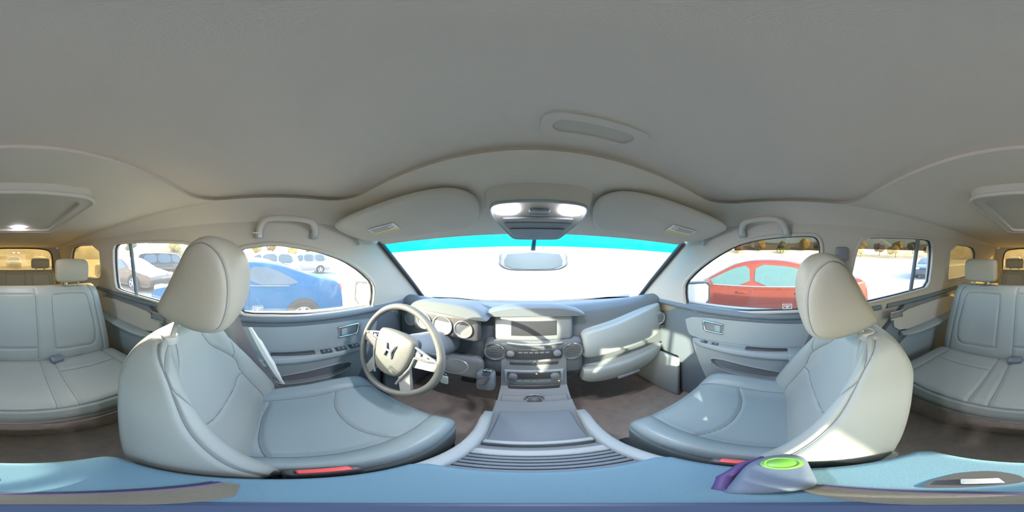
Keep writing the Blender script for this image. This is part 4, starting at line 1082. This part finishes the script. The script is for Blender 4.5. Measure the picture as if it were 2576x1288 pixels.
WHT = mat('white_paint', (.75, .76, .77), .3, coat=1)
LBL = mat('light_blue_paint', (.38, .50, .66), .25, metal=.3, coat=1)
BRN = mat('bronze_paint', (.20, .13, .09), .3, metal=.3, coat=1)
BLK = mat('black_paint', (.03, .03, .035), .3, coat=1)
GRY = mat('silver_paint', (.45, .46, .47), .3, metal=.5, coat=1)
PI = math.pi
car((-3.80, -.70), PI, BLUE, 'fastback', 'blue fastback car parked beside the driver door, its tail and rear wheel in the window', ln=.9)
car((3.80, .62), 0, REDP, 'sedan', 'red four door sedan parked beside the passenger door', glassm=CGB)
car((-7.2, -1.2), PI, WHT, 'sedan', 'white sedan parked just beyond the blue car', detail=False)
car((-10.6, -.6), PI, WHT, 'suv', 'white tall wagon two places beyond the blue car', detail=False)
car((-14.2, 2.6), PI, GRY, 'suv', 'silver tall wagon with dark windows far off past the blue tail', detail=False)
car((-5.4, -6.6), 0, BRN, 'sedan', 'brown car by the window divider of the rear driver side door', detail=False)
car((-9.0, -6.9), 1.0, BLK, 'suv', 'black tall off-road wagon across the lane behind the driver seat', detail=False)
car((-14.0, -7.6), .9, GRY, 'sedan', 'small grey car beyond the black off-road wagon', detail=False)
car((7.8, -9.8), .5, BLK, 'sedan', 'dark car seen through the rear window behind the passenger headrest', detail=False)
car((9.8, 1.6), 0, GRY, 'sedan', 'grey sedan parked beyond the red car', detail=False)
for i, (x, y) in enumerate(((-6, -22), (-3, -22.5), (.4, -22), (3.6, -22.3))):
    car((x, y), PI * (i % 2), (WHT, BRN, GRY, BLK)[i], 'sedan', ('white', 'brown', 'silver', 'black')[i] + ' sedan in the far row behind the rear glass', detail=False)

# sign post behind the driver side cars
sp = thing('sign_post', (-17.5, -9.7, G0), 'tall white sign board on a red post beyond the parked cars', 'sign')
m = M(); m.tube([(-17.5, -9.7, G0), (-17.5, -9.7, 1.2)], .09, 10); put('post', m, REDP, sp)
m = M(); m.box((-17.5, -9.3, .7), (.12, 1.0, 1.3), .03); put('board', m, LABELW, sp)

# trees on the hillside
BARK = mat('bark', (.14, .10, .07), .95, bump=1, bscale=20)
LEAF = [mat('dry_yellow_leaves', (.48, .36, .12), .9, bump=1, bscale=8, var=.35, vscale=2), mat('olive_leaves', (.20, .20, .08), .9, bump=1, bscale=8, var=.35, vscale=2), mat('brown_leaves', (.30, .19, .09), .9, bump=1, bscale=8, var=.35, vscale=2)]
kinds = ['yellow-leaved tree', 'olive green tree', 'brown-leaved tree']
random.seed(11)
def tree(az, dist, h, k, label):
    a = math.radians(az); bx, by = dist * math.sin(a), dist * math.cos(a); gz = G0 + max(0, (dist - 70) / 10 * 2.6)
    t = thing('tree', (bx, by, gz), label, 'tree', group='trees along the hillside')
    m = M(); m.tube([(bx, by, gz - .5), (bx + .1, by, gz + h * .3), (bx, by + .1, gz + h * .6)], [.22, .16, .07], 8); put('trunk', m, BARK, t)
    bm = bmesh.new()
    for j in range(9):
        r = h * random.uniform(.18, .30); ph = random.uniform(0, 6.28); rr = h * random.uniform(0, .42)
        mt = Matrix.Translation((bx + rr * math.cos(ph), by + rr * math.sin(ph), gz + h * random.uniform(.42, .85)))
        s = bmesh.ops.create_icosphere(bm, subdivisions=2, radius=r, matrix=mt)
        for v in s['verts']: v.co += Vector((random.uniform(-1, 1), random.uniform(-1, 1), random.uniform(-1, 1))) * r * .16
    bm.verts.index_update(); m = M(); m.add([v.co for v in bm.verts], [[v.index for v in f.verts] for f in bm.faces]); bm.free()
    put('crown', m, LEAF[k], t, smooth=False)
spots = [(-125, 0), (-117, 1), (-96, 0), (-90, 2), (-84, 0), (-78, 1), (-72, 0), (-66, 2), (60, 1), (68, 0), (75, 2), (82, 0), (89, 1), (96, 0), (103, 2), (110, 1), (117, 0), (123, 2), (129, 0), (135, 1), (142, 2), (-140, 1), (-160, 2), (170, 0)]
near = {-125: 'behind the black off-road wagon', -117: 'right of the white sign board'}
def WH(az): return 'on the hillside past the blue car' if -100 < az < -60 else 'on the hillside past the red car' if 55 < az < 112 else 'on the hillside through the rear passenger side window' if 112 < az < 150 else 'on the hillside behind the car'
for i, (az, k) in enumerate(spots):
    where = WH(az)
    same = sorted(abs(a) for a, kk in spots if kk == k and WH(a) == where)
    where += '' if len(same) == 1 else ', its most forward' if abs(az) == same[0] else ', its rearmost' if abs(az) == same[-1] else ', the middle one'
    tree(az + random.uniform(-.5, .5), random.uniform(71, 84), random.uniform(5.0, 7.5), k, kinds[k] + ' ' + where)
